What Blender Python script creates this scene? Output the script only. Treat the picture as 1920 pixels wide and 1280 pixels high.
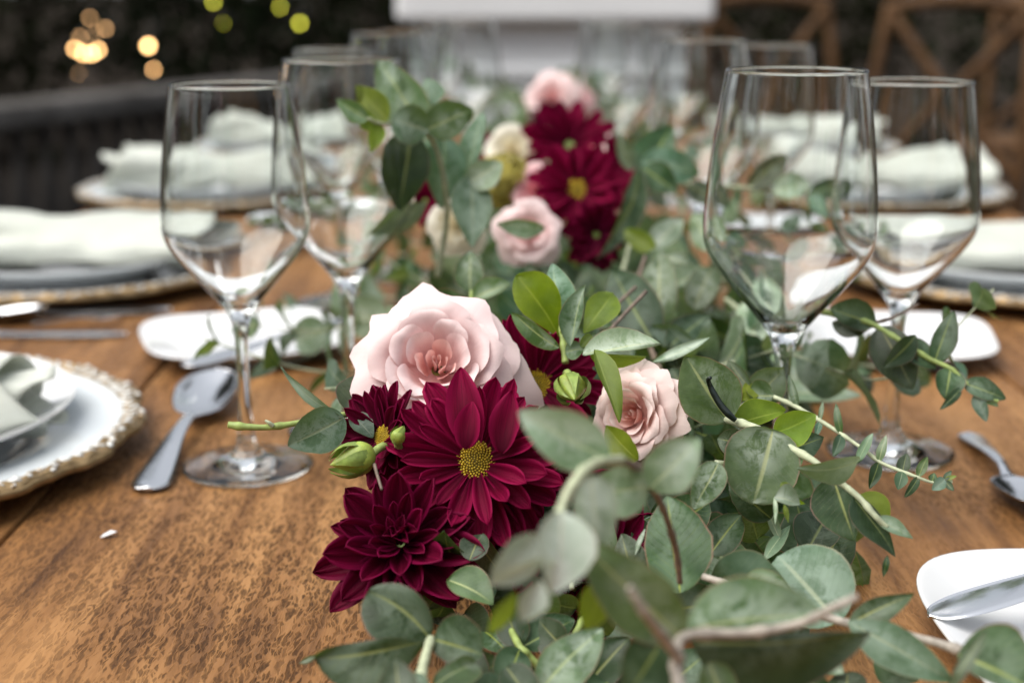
import bpy, math, random
from mathutils import Vector, Matrix, Quaternion, noise as mnoise

PI = math.pi
R = math.radians
random.seed(11)
for _o in list(bpy.data.objects):
    bpy.data.objects.remove(_o)
SC = bpy.context.scene
COL = SC.collection

# ------------------------------------------------------------------ camera
ZT = 0.76                      # table top height
CAMH = 0.268                   # camera above the table top
PITCH = R(14.0)
FPX = 50.0 / 36.0 * 1920.0
CAM = Vector((0.0, 0.0, ZT + CAMH))
FWD = Vector((0, math.cos(PITCH), -math.sin(PITCH)))
UPV = Vector((0, math.sin(PITCH), math.cos(PITCH)))
cd = bpy.data.cameras.new('camera')
cam = bpy.data.objects.new('camera', cd)
COL.objects.link(cam)
cam.location = CAM
cam.rotation_euler = (PI / 2 - PITCH, 0, 0)
cd.lens = 50.0
cd.sensor_width = 36.0
cd.clip_start = 0.02
cd.clip_end = 500.0
cd.dof.use_dof = True
cd.dof.focus_distance = 0.60
cd.dof.aperture_fstop = 5.6
SC.camera = cam

# ------------------------------------------------------------------ light
SUN_EL, SUN_AZ = R(58), R(-112)          # azimuth from +Y towards +X
world = bpy.data.worlds.new('World')
SC.world = world
world.use_nodes = True
wn = world.node_tree
wn.nodes.clear()
w_out = wn.nodes.new('ShaderNodeOutputWorld')
w_bg = wn.nodes.new('ShaderNodeBackground')
w_sky = wn.nodes.new('ShaderNodeTexSky')
w_hs = wn.nodes.new('ShaderNodeHueSaturation')
w_sky.sky_type = 'NISHITA'
w_sky.sun_disc = False
w_sky.sun_elevation = SUN_EL
w_sky.sun_rotation = SUN_AZ
w_sky.dust_density = 3.0
w_hs.inputs['Saturation'].default_value = 0.45
w_bg.inputs['Strength'].default_value = 0.07
wn.links.new(w_sky.outputs[0], w_hs.inputs['Color'])
w_tc = wn.nodes.new('ShaderNodeTexCoord')
w_sp = wn.nodes.new('ShaderNodeSeparateXYZ')
w_mr = wn.nodes.new('ShaderNodeMapRange')          # standard overcast sky: (1 + 2 sin h) / 3
w_mr.inputs['To Min'].default_value = 1 / 3
w_mr.inputs['To Max'].default_value = 1.0
w_vm = wn.nodes.new('ShaderNodeVectorMath')
w_vm.operation = 'SCALE'
w_vm.inputs[0].default_value = (5.6, 5.85, 6.2)
w_mx = wn.nodes.new('ShaderNodeMix')
w_mx.data_type = 'RGBA'
w_mx.inputs[0].default_value = 0.65
wn.links.new(w_tc.outputs['Generated'], w_sp.inputs[0])
wn.links.new(w_sp.outputs[2], w_mr.inputs['Value'])
wn.links.new(w_mr.outputs[0], w_vm.inputs['Scale'])
wn.links.new(w_hs.outputs[0], w_mx.inputs[6])
wn.links.new(w_vm.outputs[0], w_mx.inputs[7])
wn.links.new(w_mx.outputs[2], w_bg.inputs['Color'])
wn.links.new(w_bg.outputs[0], w_out.inputs['Surface'])
sd = bpy.data.lights.new('sun', 'SUN')
sd.energy = 1.5
sd.angle = R(60)
sd.color = (1.0, 0.95, 0.88)
sun = bpy.data.objects.new('sun', sd)
COL.objects.link(sun)
_sv = Vector((math.sin(SUN_AZ) * math.cos(SUN_EL), math.cos(SUN_AZ) * math.cos(SUN_EL), math.sin(SUN_EL)))
sun.rotation_euler = _sv.to_track_quat('Z', 'Y').to_euler()
sun.location = (0, 0, 8)

vs = SC.view_settings
vs.view_transform = 'Standard'
vs.look = 'None'
vs.exposure = 1.48
vs.gamma = 1.0
vs.use_curve_mapping = False
cy = SC.cycles
cy.use_denoising = True
cy.max_bounces = 14
cy.transmission_bounces = 12
cy.transparent_max_bounces = 12
cy.glossy_bounces = 6
cy.diffuse_bounces = 3
cy.sample_clamp_indirect = 6.0
cy.caustics_refractive = True
cy.caustics_reflective = True
cy.blur_glossy = 0.5

# ------------------------------------------------------------------ helpers
def U(u, v, D):
    """photo pixel at a depth in metres -> point in the place"""
    xr = (u - 960.0) / FPX
    yr = -(v - 640.0) / FPX
    return CAM + D * (FWD + Vector((1, 0, 0)) * xr + UPV * yr)

def T(u, v, h=0.0):
    """photo pixel on the table top (or h above it)"""
    xr = (u - 960.0) / FPX
    yr = -(v - 640.0) / FPX
    d = FWD + Vector((1, 0, 0)) * xr + UPV * yr
    return CAM + d * ((h - CAMH) / d.z)

def tag(o, label=None, cat=None, group=None, kind=None):
    if label: o['label'] = label
    if cat: o['category'] = cat
    if group: o['group'] = group
    if kind: o['kind'] = kind
    return o

def empty(name, loc, label, cat, group=None):
    o = bpy.data.objects.new(name, None)
    o.empty_display_size = 0.02
    o.location = loc
    COL.objects.link(o)
    return tag(o, label, cat, group)

def mesh(name, verts, faces, uvs=None, smooth=True):
    me = bpy.data.meshes.new(name)
    me.from_pydata([tuple(v) for v in verts], [], faces)
    if uvs:
        ul = me.uv_layers.new(name='UVMap')
        fl = [c for f in faces for vi in f for c in uvs[vi]]
        ul.data.foreach_set('uv', fl)
    if smooth:
        me.shade_smooth()
    me.update()
    return me

def obj(name, me, mat=None, parent=None, loc=None):
    o = bpy.data.objects.new(name, me)
    COL.objects.link(o)
    if mat and not me.materials:
        me.materials.append(mat)
    if parent: o.parent = parent
    if loc is not None: o.location = loc
    return o

def catmull(pts, k=6):
    pts = [Vector(p) for p in pts]
    if len(pts) < 3: 
        return [pts[0].lerp(pts[-1], i / k) for i in range(k + 1)]
    out = []
    n = len(pts)
    for i in range(n - 1):
        p0 = pts[max(i - 1, 0)]; p1 = pts[i]; p2 = pts[i + 1]; p3 = pts[min(i + 2, n - 1)]
        for j in range(k):
            t = j / k
            out.append(0.5 * ((2 * p1) + (p2 - p0) * t + (2 * p0 - 5 * p1 + 4 * p2 - p3) * t * t + (3 * p1 - p0 - 3 * p2 + p3) * t ** 3))
    out.append(pts[-1])
    return out

def tube_mesh(name, pts, r0, r1=None, sides=8, k=5, off=Vector((0, 0, 0)), smooth_path=True, nodes=0):
    """tapered tube with closed ends; radii r0 -> r1 (or a list)"""
    P = catmull(pts, k) if smooth_path else [Vector(p) for p in pts]
    n = len(P)
    if isinstance(r0, (list, tuple)):
        m = len(r0) - 1
        rad = []
        for i in range(n):
            x = i / (n - 1) * m
            a = min(int(x), m - 1)
            rad.append(r0[a] + (r0[a + 1] - r0[a]) * (x - a))
    else:
        r1 = r0 if r1 is None else r1
        rad = [r0 + (r1 - r0) * i / (n - 1) for i in range(n)]
    if nodes:
        acc = 0.0
        for i in range(n):
            if i: acc += (P[i] - P[i - 1]).length
            ph = (acc / nodes) % 1.0
            rad[i] *= 1 + 0.14 * mnoise.noise(P[i] * 160) + 0.32 * math.exp(-((ph - .5) / .10) ** 2)
    V, F, UV = [], [], []
    prev = None
    for i in range(n):
        t = (P[min(i + 1, n - 1)] - P[max(i - 1, 0)]).normalized()
        if prev is None:
            a = Vector((0, 0, 1)) if abs(t.z) < 0.9 else Vector((1, 0, 0))
            nrm = t.cross(a).normalized()
        else:
            nrm = (prev - t * prev.dot(t)).normalized()
        prev = nrm
        b = t.cross(nrm)
        for j in range(sides):
            an = 2 * PI * j / sides
            V.append(P[i] - off + (nrm * math.cos(an) + b * math.sin(an)) * rad[i])
            UV.append((j / sides, i / (n - 1)))
    for i in range(n - 1):
        for j in range(sides):
            j2 = (j + 1) % sides
            F.append((i * sides + j, i * sides + j2, (i + 1) * sides + j2, (i + 1) * sides + j))
    F.append(tuple(range(sides))[::-1])
    F.append(tuple((n - 1) * sides + j for j in range(sides)))
    return mesh(name, V, F, UV)

def lathe(name, prof, n=64, closed_axis=True, radial=None):
    """revolve (r,z) profile; radial(theta, r, z) -> (r, z) modulates"""
    V, F, UV = [], [], []
    m = len(prof)
    for i in range(n):
        th = 2 * PI * i / n
        for j, (r, z) in enumerate(prof):
            if radial: r2, z2 = radial(th, r, z)
            else: r2, z2 = r, z
            V.append((r2 * math.cos(th), r2 * math.sin(th), z2))
            UV.append((i / n, j / (m - 1)))
    for i in range(n):
        i2 = (i + 1) % n
        for j in range(m - 1):
            F.append((i * m + j, i2 * m + j, i2 * m + j + 1, i * m + j + 1))
    return mesh(name, V, F, UV)

def spline2(pts, k=5):
    return [(p.x, p.y) for p in catmull([Vector((a, b, 0)) for a, b in pts], k)]

def box_mesh(name, size, bev=0.0, off=(0, 0, 0)):
    import bmesh
    bm = bmesh.new()
    bmesh.ops.create_cube(bm, size=1.0)
    for v in bm.verts:
        v.co = Vector((v.co.x * size[0] + off[0], v.co.y * size[1] + off[1], v.co.z * size[2] + off[2]))
    if bev > 0:
        bmesh.ops.bevel(bm, geom=list(bm.edges), offset=bev, segments=2, affect='EDGES', profile=0.5)
    me = bpy.data.meshes.new(name)
    bm.to_mesh(me)
    bm.free()
    return me

def copy_tree(o, parent=None):
    c = o.copy()
    COL.objects.link(c)
    c.parent = parent
    for ch in list(o.children):
        copy_tree(ch, c)
    return c

# ------------------------------------------------------------------ materials
class NT:
    def __init__(s, name):
        s.m = bpy.data.materials.new(name)
        s.m.use_nodes = True
        s.t = s.m.node_tree
        s.t.nodes.clear()
        s.out = s.n('ShaderNodeOutputMaterial')
    def n(s, typ, **kw):
        nd = s.t.nodes.new(typ)
        for k, v in kw.items():
            if hasattr(nd, k): setattr(nd, k, v)
            else: nd.inputs[k.replace('_', ' ')].default_value = v
        return nd
    def l(s, a, b): s.t.links.new(a, b)
    def ramp(s, fac, stops):
        r = s.n('ShaderNodeValToRGB')
        e = r.color_ramp.elements
        while len(e) > len(stops): e.remove(e[-1])
        while len(e) < len(stops): e.new(1.0)
        for i, (p, c) in enumerate(stops):
            e[i].position = p
            e[i].color = (c[0], c[1], c[2], 1) if not isinstance(c, (int, float)) else (c, c, c, 1)
        s.l(fac, r.inputs[0])
        return r.outputs[0]
    def noise(s, scale, detail=4, rough=0.55, vec=None, dist=0.0):
        nd = s.n('ShaderNodeTexNoise')
        nd.inputs['Scale'].default_value = scale
        nd.inputs['Detail'].default_value = detail
        nd.inputs['Roughness'].default_value = rough
        nd.inputs['Distortion'].default_value = dist
        if vec: s.l(vec, nd.inputs['Vector'])
        return nd.outputs['Fac']
    def math(s, op, a, b=None, clamp=False):
        nd = s.n('ShaderNodeMath', operation=op)
        nd.use_clamp = clamp
        for i, x in enumerate((a, b)):
            if x is None: continue
            if isinstance(x, (int, float)): nd.inputs[i].default_value = x
            else: s.l(x, nd.inputs[i])
        return nd.outputs[0]
    def mix(s, fac, a, b, blend='MIX'):
        nd = s.n('ShaderNodeMix', data_type='RGBA', blend_type=blend)
        if isinstance(fac, (int, float)): nd.inputs[0].default_value = fac
        else: s.l(fac, nd.inputs[0])
        for idx, x in ((6, a), (7, b)):
            if isinstance(x, tuple): nd.inputs[idx].default_value = (x[0], x[1], x[2], 1)
            else: s.l(x, nd.inputs[idx])
        return nd.outputs[2]
    def coords(s, kind='Object', scale=None):
        c = s.n('ShaderNodeTexCoord').outputs[kind]
        if scale:
            mp = s.n('ShaderNodeMapping')
            mp.inputs['Scale'].default_value = scale
            s.l(c, mp.inputs[0])
            c = mp.outputs[0]
        return c
    def bsdf(s, color, rough=0.5, **kw):
        b = s.n('ShaderNodeBsdfPrincipled')
        if isinstance(color, tuple): b.inputs['Base Color'].default_value = (*color, 1)
        else: s.l(color, b.inputs['Base Color'])
        if isinstance(rough, (int, float)): b.inputs['Roughness'].default_value = rough
        else: s.l(rough, b.inputs['Roughness'])
        for k, v in kw.items():
            b.inputs[k.replace('_', ' ')].default_value = v
        return b
    def bump(s, h, strength, dist, b):
        bp = s.n('ShaderNodeBump')
        bp.inputs['Strength'].default_value = strength
        bp.inputs['Distance'].default_value = dist
        s.l(h, bp.inputs['Height'])
        s.l(bp.outputs[0], b.inputs['Normal'])
    def done(s, sh):
        s.l(sh, s.out.inputs['Surface'])
        return s.m

def mat_simple(name, col, rough=0.5, var=0.15, scale=30, bump=0.0, bscale=60, bdist=0.001, **kw):
    if rough >= 0.84 and 'Specular_IOR_Level' not in kw: kw['Specular_IOR_Level'] = 0.0
    n = NT(name)
    c = n.coords('Object')
    f = n.noise(scale, 5, 0.6, c)
    dark = tuple(x * (1 - var) for x in col)
    lite = tuple(min(1, x * (1 + var)) for x in col)
    colr = n.ramp(f, [(0.3, dark), (0.7, lite)])
    b = n.bsdf(colr, rough, **kw)
    if bump: n.bump(n.noise(bscale, 5, 0.6, c), bump, bdist, b)
    return n.done(b.outputs[0])

def mat_leaf(name, dark, lite, bloom, edge, rib, transl=0.25, tcol=(0.25, 0.38, 0.05), rough=0.36, bloom_amt=0.6, spec=0.26):
    n = NT(name)
    uv = n.n('ShaderNodeUVMap').outputs[0]
    sep = n.n('ShaderNodeSeparateXYZ')
    n.l(uv, sep.inputs[0])
    a = n.math('ABSOLUTE', n.math('SUBTRACT', n.math('MULTIPLY', sep.outputs[0], 2.0), 1.0))   # 0 midrib .. 1 edge
    s = sep.outputs[1]
    oc = n.coords('Object')
    info = n.n('ShaderNodeObjectInfo')
    rnd = info.outputs['Random']
    nz = n.noise(75, 5, 0.65, oc)
    base = n.mix(n.ramp(nz, [(0.35, 0.0), (0.62, 1.0)]), dark, lite)
    # waxy bloom: blotches stronger near the midrib and the base
    nb = n.noise(110, 7, 0.75, oc, 0.6)
    near = n.math('SUBTRACT', 1.0, n.math('MULTIPLY', a, 0.8))
    bl = n.math('MULTIPLY', n.ramp(nb, [(0.42, 0.0), (0.54, 1.0)]), near)
    nbig = n.noise(28, 2, 0.5, oc)
    bl = n.math('MULTIPLY', bl, n.ramp(nbig, [(0.38, 0.08), (0.54, 1.0)]))
    bl = n.math('MULTIPLY', bl, bloom_amt)
    c1 = n.mix(bl, base, bloom)
    # side veins: thin slanted lines
    vs_ = n.math('ADD', n.math('MULTIPLY', s, 11.0), n.math('MULTIPLY', a, -3.2))
    vs_ = n.math('ADD', vs_, n.math('MULTIPLY', n.noise(20, 2, 0.5, oc), 1.4))
    nbig_ = n.noise(55, 3, 0.6, oc)
    vf = n.math('FRACT', vs_)
    vline = n.ramp(vf, [(0.0, 1.0), (0.045, 0.0), (0.955, 0.0), (1.0, 1.0)])
    c2 = n.mix(n.math('MULTIPLY', n.math('MULTIPLY', vline, n.ramp(nbig_, [(0.4, 0.0), (0.6, 1.0)])), 0.32), c1, rib)
    ribm = n.ramp(a, [(0.0, 1.0), (0.035, 0.9), (0.075, 0.0)])
    ribm = n.math('MULTIPLY', ribm, n.ramp(s, [(0.0, 0.95), (0.75, 0.55), (1.0, 0.1)]))
    c3 = n.mix(ribm, c2, rib)
    em = n.ramp(a, [(0.955, 0.0), (0.99, 1.0)])
    c4 = n.mix(n.math('MULTIPLY', em, 0.75), c3, edge)
    # small blemishes
    bsp = n.noise(420, 2, 0.5, oc)
    bsp = n.math('MULTIPLY', n.ramp(bsp, [(0.74, 0.0), (0.80, 1.0)]), 0.5)
    c5 = n.mix(bsp, c4, (0.09, 0.065, 0.03))
    hs = n.n('ShaderNodeHueSaturation')
    n.l(c5, hs.inputs['Color'])
    n.l(n.math('ADD', 0.460, n.math('MULTIPLY', rnd, 0.045)), hs.inputs['Hue'])
    n.l(n.math('ADD', 0.65, n.math('MULTIPLY', n.math('FRACT', n.math('MULTIPLY', rnd, 7.31)), 0.75)), hs.inputs['Value'])
    n.l(n.math('ADD', 0.85, n.math('MULTIPLY', n.math('FRACT', n.math('MULTIPLY', rnd, 3.77)), 0.35)), hs.inputs['Saturation'])
    rg = n.math('ADD', rough, n.math('MULTIPLY', bl, 0.25))
    b = n.bsdf(hs.outputs[0], rg, Specular_IOR_Level=spec)
    hgt = n.math('ADD', n.math('MULTIPLY', nz, 0.5), n.math('MULTIPLY', n.math('ADD', vline, ribm), -0.35))
    n.bump(hgt, 0.35, 0.0012, b)
    tr = n.n('ShaderNodeBsdfTranslucent')
    tr.inputs[0].default_value = (*tcol, 1)
    mx = n.n('ShaderNodeMixShader')
    mx.inputs[0].default_value = transl
    n.l(b.outputs[0], mx.inputs[1])
    n.l(tr.outputs[0], mx.inputs[2])
    return n.done(mx.outputs[0])

M = {}
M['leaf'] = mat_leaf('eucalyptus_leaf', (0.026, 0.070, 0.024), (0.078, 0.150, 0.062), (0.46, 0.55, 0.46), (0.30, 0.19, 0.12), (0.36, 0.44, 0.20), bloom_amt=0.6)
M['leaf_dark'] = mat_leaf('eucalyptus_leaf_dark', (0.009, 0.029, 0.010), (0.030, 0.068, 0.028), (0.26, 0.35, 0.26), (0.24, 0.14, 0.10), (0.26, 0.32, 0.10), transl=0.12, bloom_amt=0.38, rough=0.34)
M['leaf_pale'] = mat_leaf('eucalyptus_leaf_pale', (0.13, 0.21, 0.125), (0.25, 0.35, 0.24), (0.55, 0.63, 0.55), (0.34, 0.25, 0.18), (0.46, 0.54, 0.34), transl=0.22, bloom_amt=0.75, rough=0.5)
M['leaf_yellow'] = mat_leaf('eucalyptus_leaf_young', (0.085, 0.155, 0.018), (0.18, 0.28, 0.035), (0.24, 0.34, 0.14), (0.36, 0.42, 0.06), (0.30, 0.40, 0.08), transl=0.42, tcol=(0.34, 0.48, 0.03), bloom_amt=0.3)
M['leaf_blue'] = mat_leaf('eucalyptus_leaf_blue', (0.050, 0.105, 0.068), (0.105, 0.18, 0.125), (0.38, 0.49, 0.43), (0.25, 0.25, 0.15), (0.33, 0.42, 0.27), transl=0.18, bloom_amt=0.6)
M['leaf_white'] = mat_leaf('eucalyptus_leaf_silver', (0.28, 0.36, 0.28), (0.46, 0.53, 0.46), (0.66, 0.69, 0.67), (0.45, 0.34, 0.30), (0.55, 0.55, 0.45), transl=0.3, tcol=(0.4, 0.45, 0.3), bloom_amt=0.6, rough=0.5)
M['stem_pale'] = mat_simple('stem_pale', (0.42, 0.46, 0.30), 0.55, 0.3, 220, 0.4, 400, 0.0006)
M['stem_brown'] = mat_simple('stem_brown', (0.17, 0.125, 0.095), 0.6, 0.45, 260, 0.5, 400, 0.0006)
M['stem_green'] = mat_simple('stem_green', (0.28, 0.36, 0.10), 0.5, 0.35, 160, 0.3, 400, 0.0005)
M['stem_grey'] = mat_simple('stem_grey', (0.36, 0.32, 0.27), 0.6, 0.4, 260, 0.5, 400, 0.0006)
M['withered'] = mat_simple('withered', (0.006, 0.012, 0.009), 0.3, 0.4, 200, 0.4, 300, 0.0006)

def mat_petal(name, base, mid, tip, transl, tcol, rough=0.5, stripes=0.0, edge=None, sheen=0.0):
    n = NT(name)
    uv = n.n('ShaderNodeUVMap').outputs[0]
    sep = n.n('ShaderNodeSeparateXYZ')
    n.l(uv, sep.inputs[0])
    a = n.math('ABSOLUTE', n.math('SUBTRACT', n.math('MULTIPLY', sep.outputs[0], 2.0), 1.0))
    s = sep.outputs[1]
    oc = n.coords('Object')
    nz = n.noise(60, 4, 0.6, oc)
    fac = n.math('ADD', s, n.math('MULTIPLY', n.math('SUBTRACT', nz, 0.5), 0.25))
    c = n.ramp(fac, [(0.05, base), (0.5, mid), (0.95, tip)])
    mp = n.n('ShaderNodeMapping')
    mp.inputs['Scale'].default_value = (26, 1.6, 1)
    n.l(uv, mp.inputs[0])
    vein = n.noise(1.0, 3, 0.6, mp.outputs[0])
    if stripes:
        c = n.mix(n.math('MULTIPLY', n.ramp(vein, [(0.35, 1.0), (0.6, 0.0)]), stripes), c, base)
    if edge:
        em = n.math('MULTIPLY', n.ramp(a, [(0.55, 0.0), (1.0, 1.0)]), 0.75)
        c = n.mix(em, c, edge)
    info = n.n('ShaderNodeObjectInfo')
    hs = n.n('ShaderNodeHueSaturation')
    n.l(c, hs.inputs['Color'])
    n.l(n.math('ADD', 0.85, n.math('MULTIPLY', info.outputs['Random'], 0.3)), hs.inputs['Value'])
    b = n.bsdf(hs.outputs[0], rough, Specular_IOR_Level=0.06 if tip[1] < 0.1 else 0.25, Sheen_Weight=sheen)
    n.bump(n.math('ADD', vein, n.math('MULTIPLY', nz, 0.4)), 0.25, 0.0007, b)
    tr = n.n('ShaderNodeBsdfTranslucent')
    tr.inputs[0].default_value = (*tcol, 1)
    mx = n.n('ShaderNodeMixShader')
    mx.inputs[0].default_value = transl
    n.l(b.outputs[0], mx.inputs[1])
    n.l(tr.outputs[0], mx.inputs[2])
    return n.done(mx.outputs[0])

M['pink'] = mat_petal('rose_petal_blush', (0.84, 0.43, 0.41), (0.86, 0.61, 0.60), (0.87, 0.70, 0.69), 0.20, (0.88, 0.62, 0.58))
M['pink_in'] = mat_petal('rose_petal_heart', (0.84, 0.36, 0.32), (0.87, 0.54, 0.49), (0.88, 0.68, 0.63), 0.26, (0.87, 0.46, 0.42))
M['cream'] = mat_petal('rose_petal_cream', (0.88, 0.46, 0.41), (0.88, 0.61, 0.57), (0.89, 0.73, 0.70), 0.2, (0.88, 0.64, 0.52))
M['cream_in'] = mat_petal('rose_petal_cream_heart', (0.80, 0.30, 0.25), (0.85, 0.44, 0.37), (0.87, 0.60, 0.54), 0.18, (0.86, 0.40, 0.34))
M['ivory'] = mat_petal('rose_petal_ivory', (0.82, 0.70, 0.48), (0.86, 0.80, 0.64), (0.87, 0.84, 0.74), 0.35, (0.85, 0.78, 0.55))
M['deep_pink'] = mat_petal('rose_petal_pink', (0.72, 0.22, 0.25), (0.80, 0.38, 0.42), (0.84, 0.58, 0.58), 0.35, (0.82, 0.35, 0.38))
M['mum'] = mat_petal('chrysanthemum_petal', (0.050, 0.0008, 0.010), (0.125, 0.0016, 0.020), (0.215, 0.003, 0.040), 0.20, (0.34, 0.002, 0.05), 0.55, 0.75, (0.27, 0.005, 0.055), 0.0)
M['mum_dark'] = mat_petal('chrysanthemum_petal_dark', (0.025, 0.0005, 0.006), (0.065, 0.0010, 0.011), (0.125, 0.002, 0.023), 0.15, (0.22, 0.001, 0.03), 0.5, 0.7, (0.16, 0.003, 0.038), 0.0)
M['floret'] = mat_simple('floret_yellow', (0.52, 0.36, 0.015), 0.55, 0.35, 300)
M['floret_dark'] = mat_simple('floret_base', (0.16, 0.12, 0.01), 0.7, 0.3, 300)
M['moss'] = mat_simple('dried_moss', (0.36, 0.31, 0.06), 0.8, 0.4, 90)
M['bud'] = mat_simple('bud_green', (0.26, 0.34, 0.055), 0.45, 0.35, 130, 0.4, 220, 0.0008, Subsurface_Weight=0.1)
M['sepal'] = mat_simple('sepal_green', (0.19, 0.27, 0.05), 0.5, 0.35, 200, 0.3, 300, 0.0006)

def mat_wood(name, lite, mid, dark, rough=0.42):
    n = NT(name)
    oc = n.coords('Object')
    def mapped(sc):
        mp = n.n('ShaderNodeMapping')
        mp.inputs['Scale'].default_value = sc
        n.l(oc, mp.inputs[0])
        return mp.outputs[0]
    g = n.noise(1.0, 8, 0.66, mapped((60, 3.2, 42)), 0.7)
    big = n.noise(1.0, 3, 0.55, mapped((7, 4, 7)), 0.5)
    col = n.ramp(n.math('ADD', n.math('MULTIPLY', g, 0.6), n.math('MULTIPLY', big, 0.4)), [(0.34, dark), (0.47, mid), (0.60, lite)])
    # short dark flecks along the grain, hand hewn surface
    warp = n.n('ShaderNodeVectorMath', operation='ADD')
    wv = n.n('ShaderNodeTexNoise'); wv.inputs['Scale'].default_value = 110; wv.inputs['Detail'].default_value = 3
    n.l(oc, wv.inputs['Vector'])
    ws = n.n('ShaderNodeVectorMath', operation='SCALE'); ws.inputs['Scale'].default_value = 0.0045
    n.l(wv.outputs['Color'], ws.inputs[0])
    n.l(oc, warp.inputs[0]); n.l(ws.outputs[0], warp.inputs[1])
    def cells(sc):
        mp = n.n('ShaderNodeMapping'); mp.inputs['Scale'].default_value = sc
        mp.inputs['Rotation'].default_value = (0, 0, 0.10)
        n.l(warp.outputs[0], mp.inputs[0])
        ve = n.n('ShaderNodeTexVoronoi', feature='DISTANCE_TO_EDGE'); ve.inputs['Scale'].default_value = 1.0
        vc = n.n('ShaderNodeTexVoronoi', feature='F1'); vc.inputs['Scale'].default_value = 1.0
        n.l(mp.outputs[0], ve.inputs['Vector']); n.l(mp.outputs[0], vc.inputs['Vector'])
        sp = n.n('ShaderNodeSeparateColor'); n.l(vc.outputs['Color'], sp.inputs[0])
        return n.math('MULTIPLY', n.ramp(ve.outputs['Distance'], [(0.03, 0.0), (0.20, 1.0)]), n.ramp(sp.outputs[0], [(0.30, 0.0), (0.60, 1.0)]))
    c1_ = cells((660, 150, 1)); c2_ = cells((430, 78, 1))
    msk = n.noise(1.0, 3, 0.5, mapped((9, 6, 6)), 0.3)
    mskr = n.ramp(msk, [(0.32, 0.22), (0.62, 1.0)])
    f1, f2 = c1_, c2_
    fine = n.noise(1.0, 5, 0.7, mapped((900, 160, 300)), 0.2)
    ff = n.math('MULTIPLY', n.math('MAXIMUM', f1, f2), mskr)
    col2 = n.mix(n.math('MULTIPLY', n.math('MULTIPLY', ff, n.ramp(fine, [(0.35, 0.45), (0.6, 1.0)])), 0.92), col, tuple(x * 0.38 for x in dark))
    # stains
    st = n.noise(3.2, 4, 0.6, oc, 0.4)
    col3 = n.mix(n.math('MULTIPLY', n.ramp(st, [(0.50, 0.0), (0.72, 1.0)]), 0.22), col2, tuple(x * 0.9 for x in dark))
    rg = n.math('ADD', rough, n.math('MULTIPLY', ff, 0.25))
    b = n.bsdf(col3, rg, Specular_IOR_Level=0.18)
    h = n.math('SUBTRACT', n.math('MULTIPLY', g, 0.5), n.math('MULTIPLY', ff, 0.9))
    n.bump(h, 0.5, 0.0008, b)
    return n.done(b.outputs[0])

M['wood'] = mat_wood('table_wood', (0.385, 0.196, 0.074), (0.245, 0.115, 0.040), (0.085, 0.038, 0.016))
M['chairwood'] = mat_wood('chair_wood', (0.16, 0.085, 0.036), (0.10, 0.050, 0.021), (0.05, 0.025, 0.011), 0.55)
M['porcelain'] = mat_simple('porcelain', (0.78, 0.79, 0.80), 0.12, 0.02, 12, Coat_Weight=0.3)
M['porcelain_cool'] = mat_simple('porcelain_cool', (0.69, 0.74, 0.765), 0.14, 0.02, 12, Coat_Weight=0.3)

def mat_gold_relief():
    n = NT('gilded_relief')
    oc = n.coords('Object')
    g = n.noise(170, 4, 0.6, oc, 0.5)
    f = n.ramp(g, [(0.56, 0.0), (0.64, 1.0)])
    a = n.bsdf((0.76, 0.77, 0.75), 0.25)
    b = n.bsdf((0.34, 0.225, 0.10), 0.4, Metallic=0.7)
    mx = n.n('ShaderNodeMixShader')
    n.l(f, mx.inputs[0])
    n.l(a.outputs[0], mx.inputs[1]); n.l(b.outputs[0], mx.inputs[2])
    return n.done(mx.outputs[0])
M['relief'] = mat_gold_relief()
M['gold'] = mat_simple('gilt_edge', (0.30, 0.205, 0.10), 0.42, 0.5, 120, Metallic=0.6)

def mat_cloth():
    n = NT('napkin_cloth')
    oc = n.coords('Object')
    f = n.noise(18, 4, 0.55, oc)
    c = n.ramp(f, [(0.3, (0.64, 0.67, 0.60)), (0.7, (0.74, 0.765, 0.70))])
    b = n.bsdf(c, 0.85, Sheen_Weight=0.25)
    w1 = n.n('ShaderNodeTexWave'); w1.inputs['Scale'].default_value = 420; n.l(oc, w1.inputs[0])
    n.bump(n.math('ADD', n.math('MULTIPLY', w1.outputs['Fac'], 0.3), n.noise(45, 4, 0.6, oc)), 0.35, 0.002, b)
    tr = n.n('ShaderNodeBsdfTranslucent'); tr.inputs[0].default_value = (0.70, 0.76, 0.62, 1)
    mx = n.n('ShaderNodeMixShader'); mx.inputs[0].default_value = 0.2
    n.l(b.outputs[0], mx.inputs[1]); n.l(tr.outputs[0], mx.inputs[2])
    return n.done(mx.outputs[0])
M['cloth'] = mat_cloth()

def mat_steel():
    n = NT('cutlery_steel')
    oc = n.coords('Object')
    f = n.noise(60, 5, 0.6, oc)
    b = n.bsdf((0.74, 0.745, 0.76), n.ramp(f, [(0.3, 0.10), (0.7, 0.20)]), Metallic=1.0)
    return n.done(b.outputs[0])
M['steel'] = mat_steel()

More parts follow.
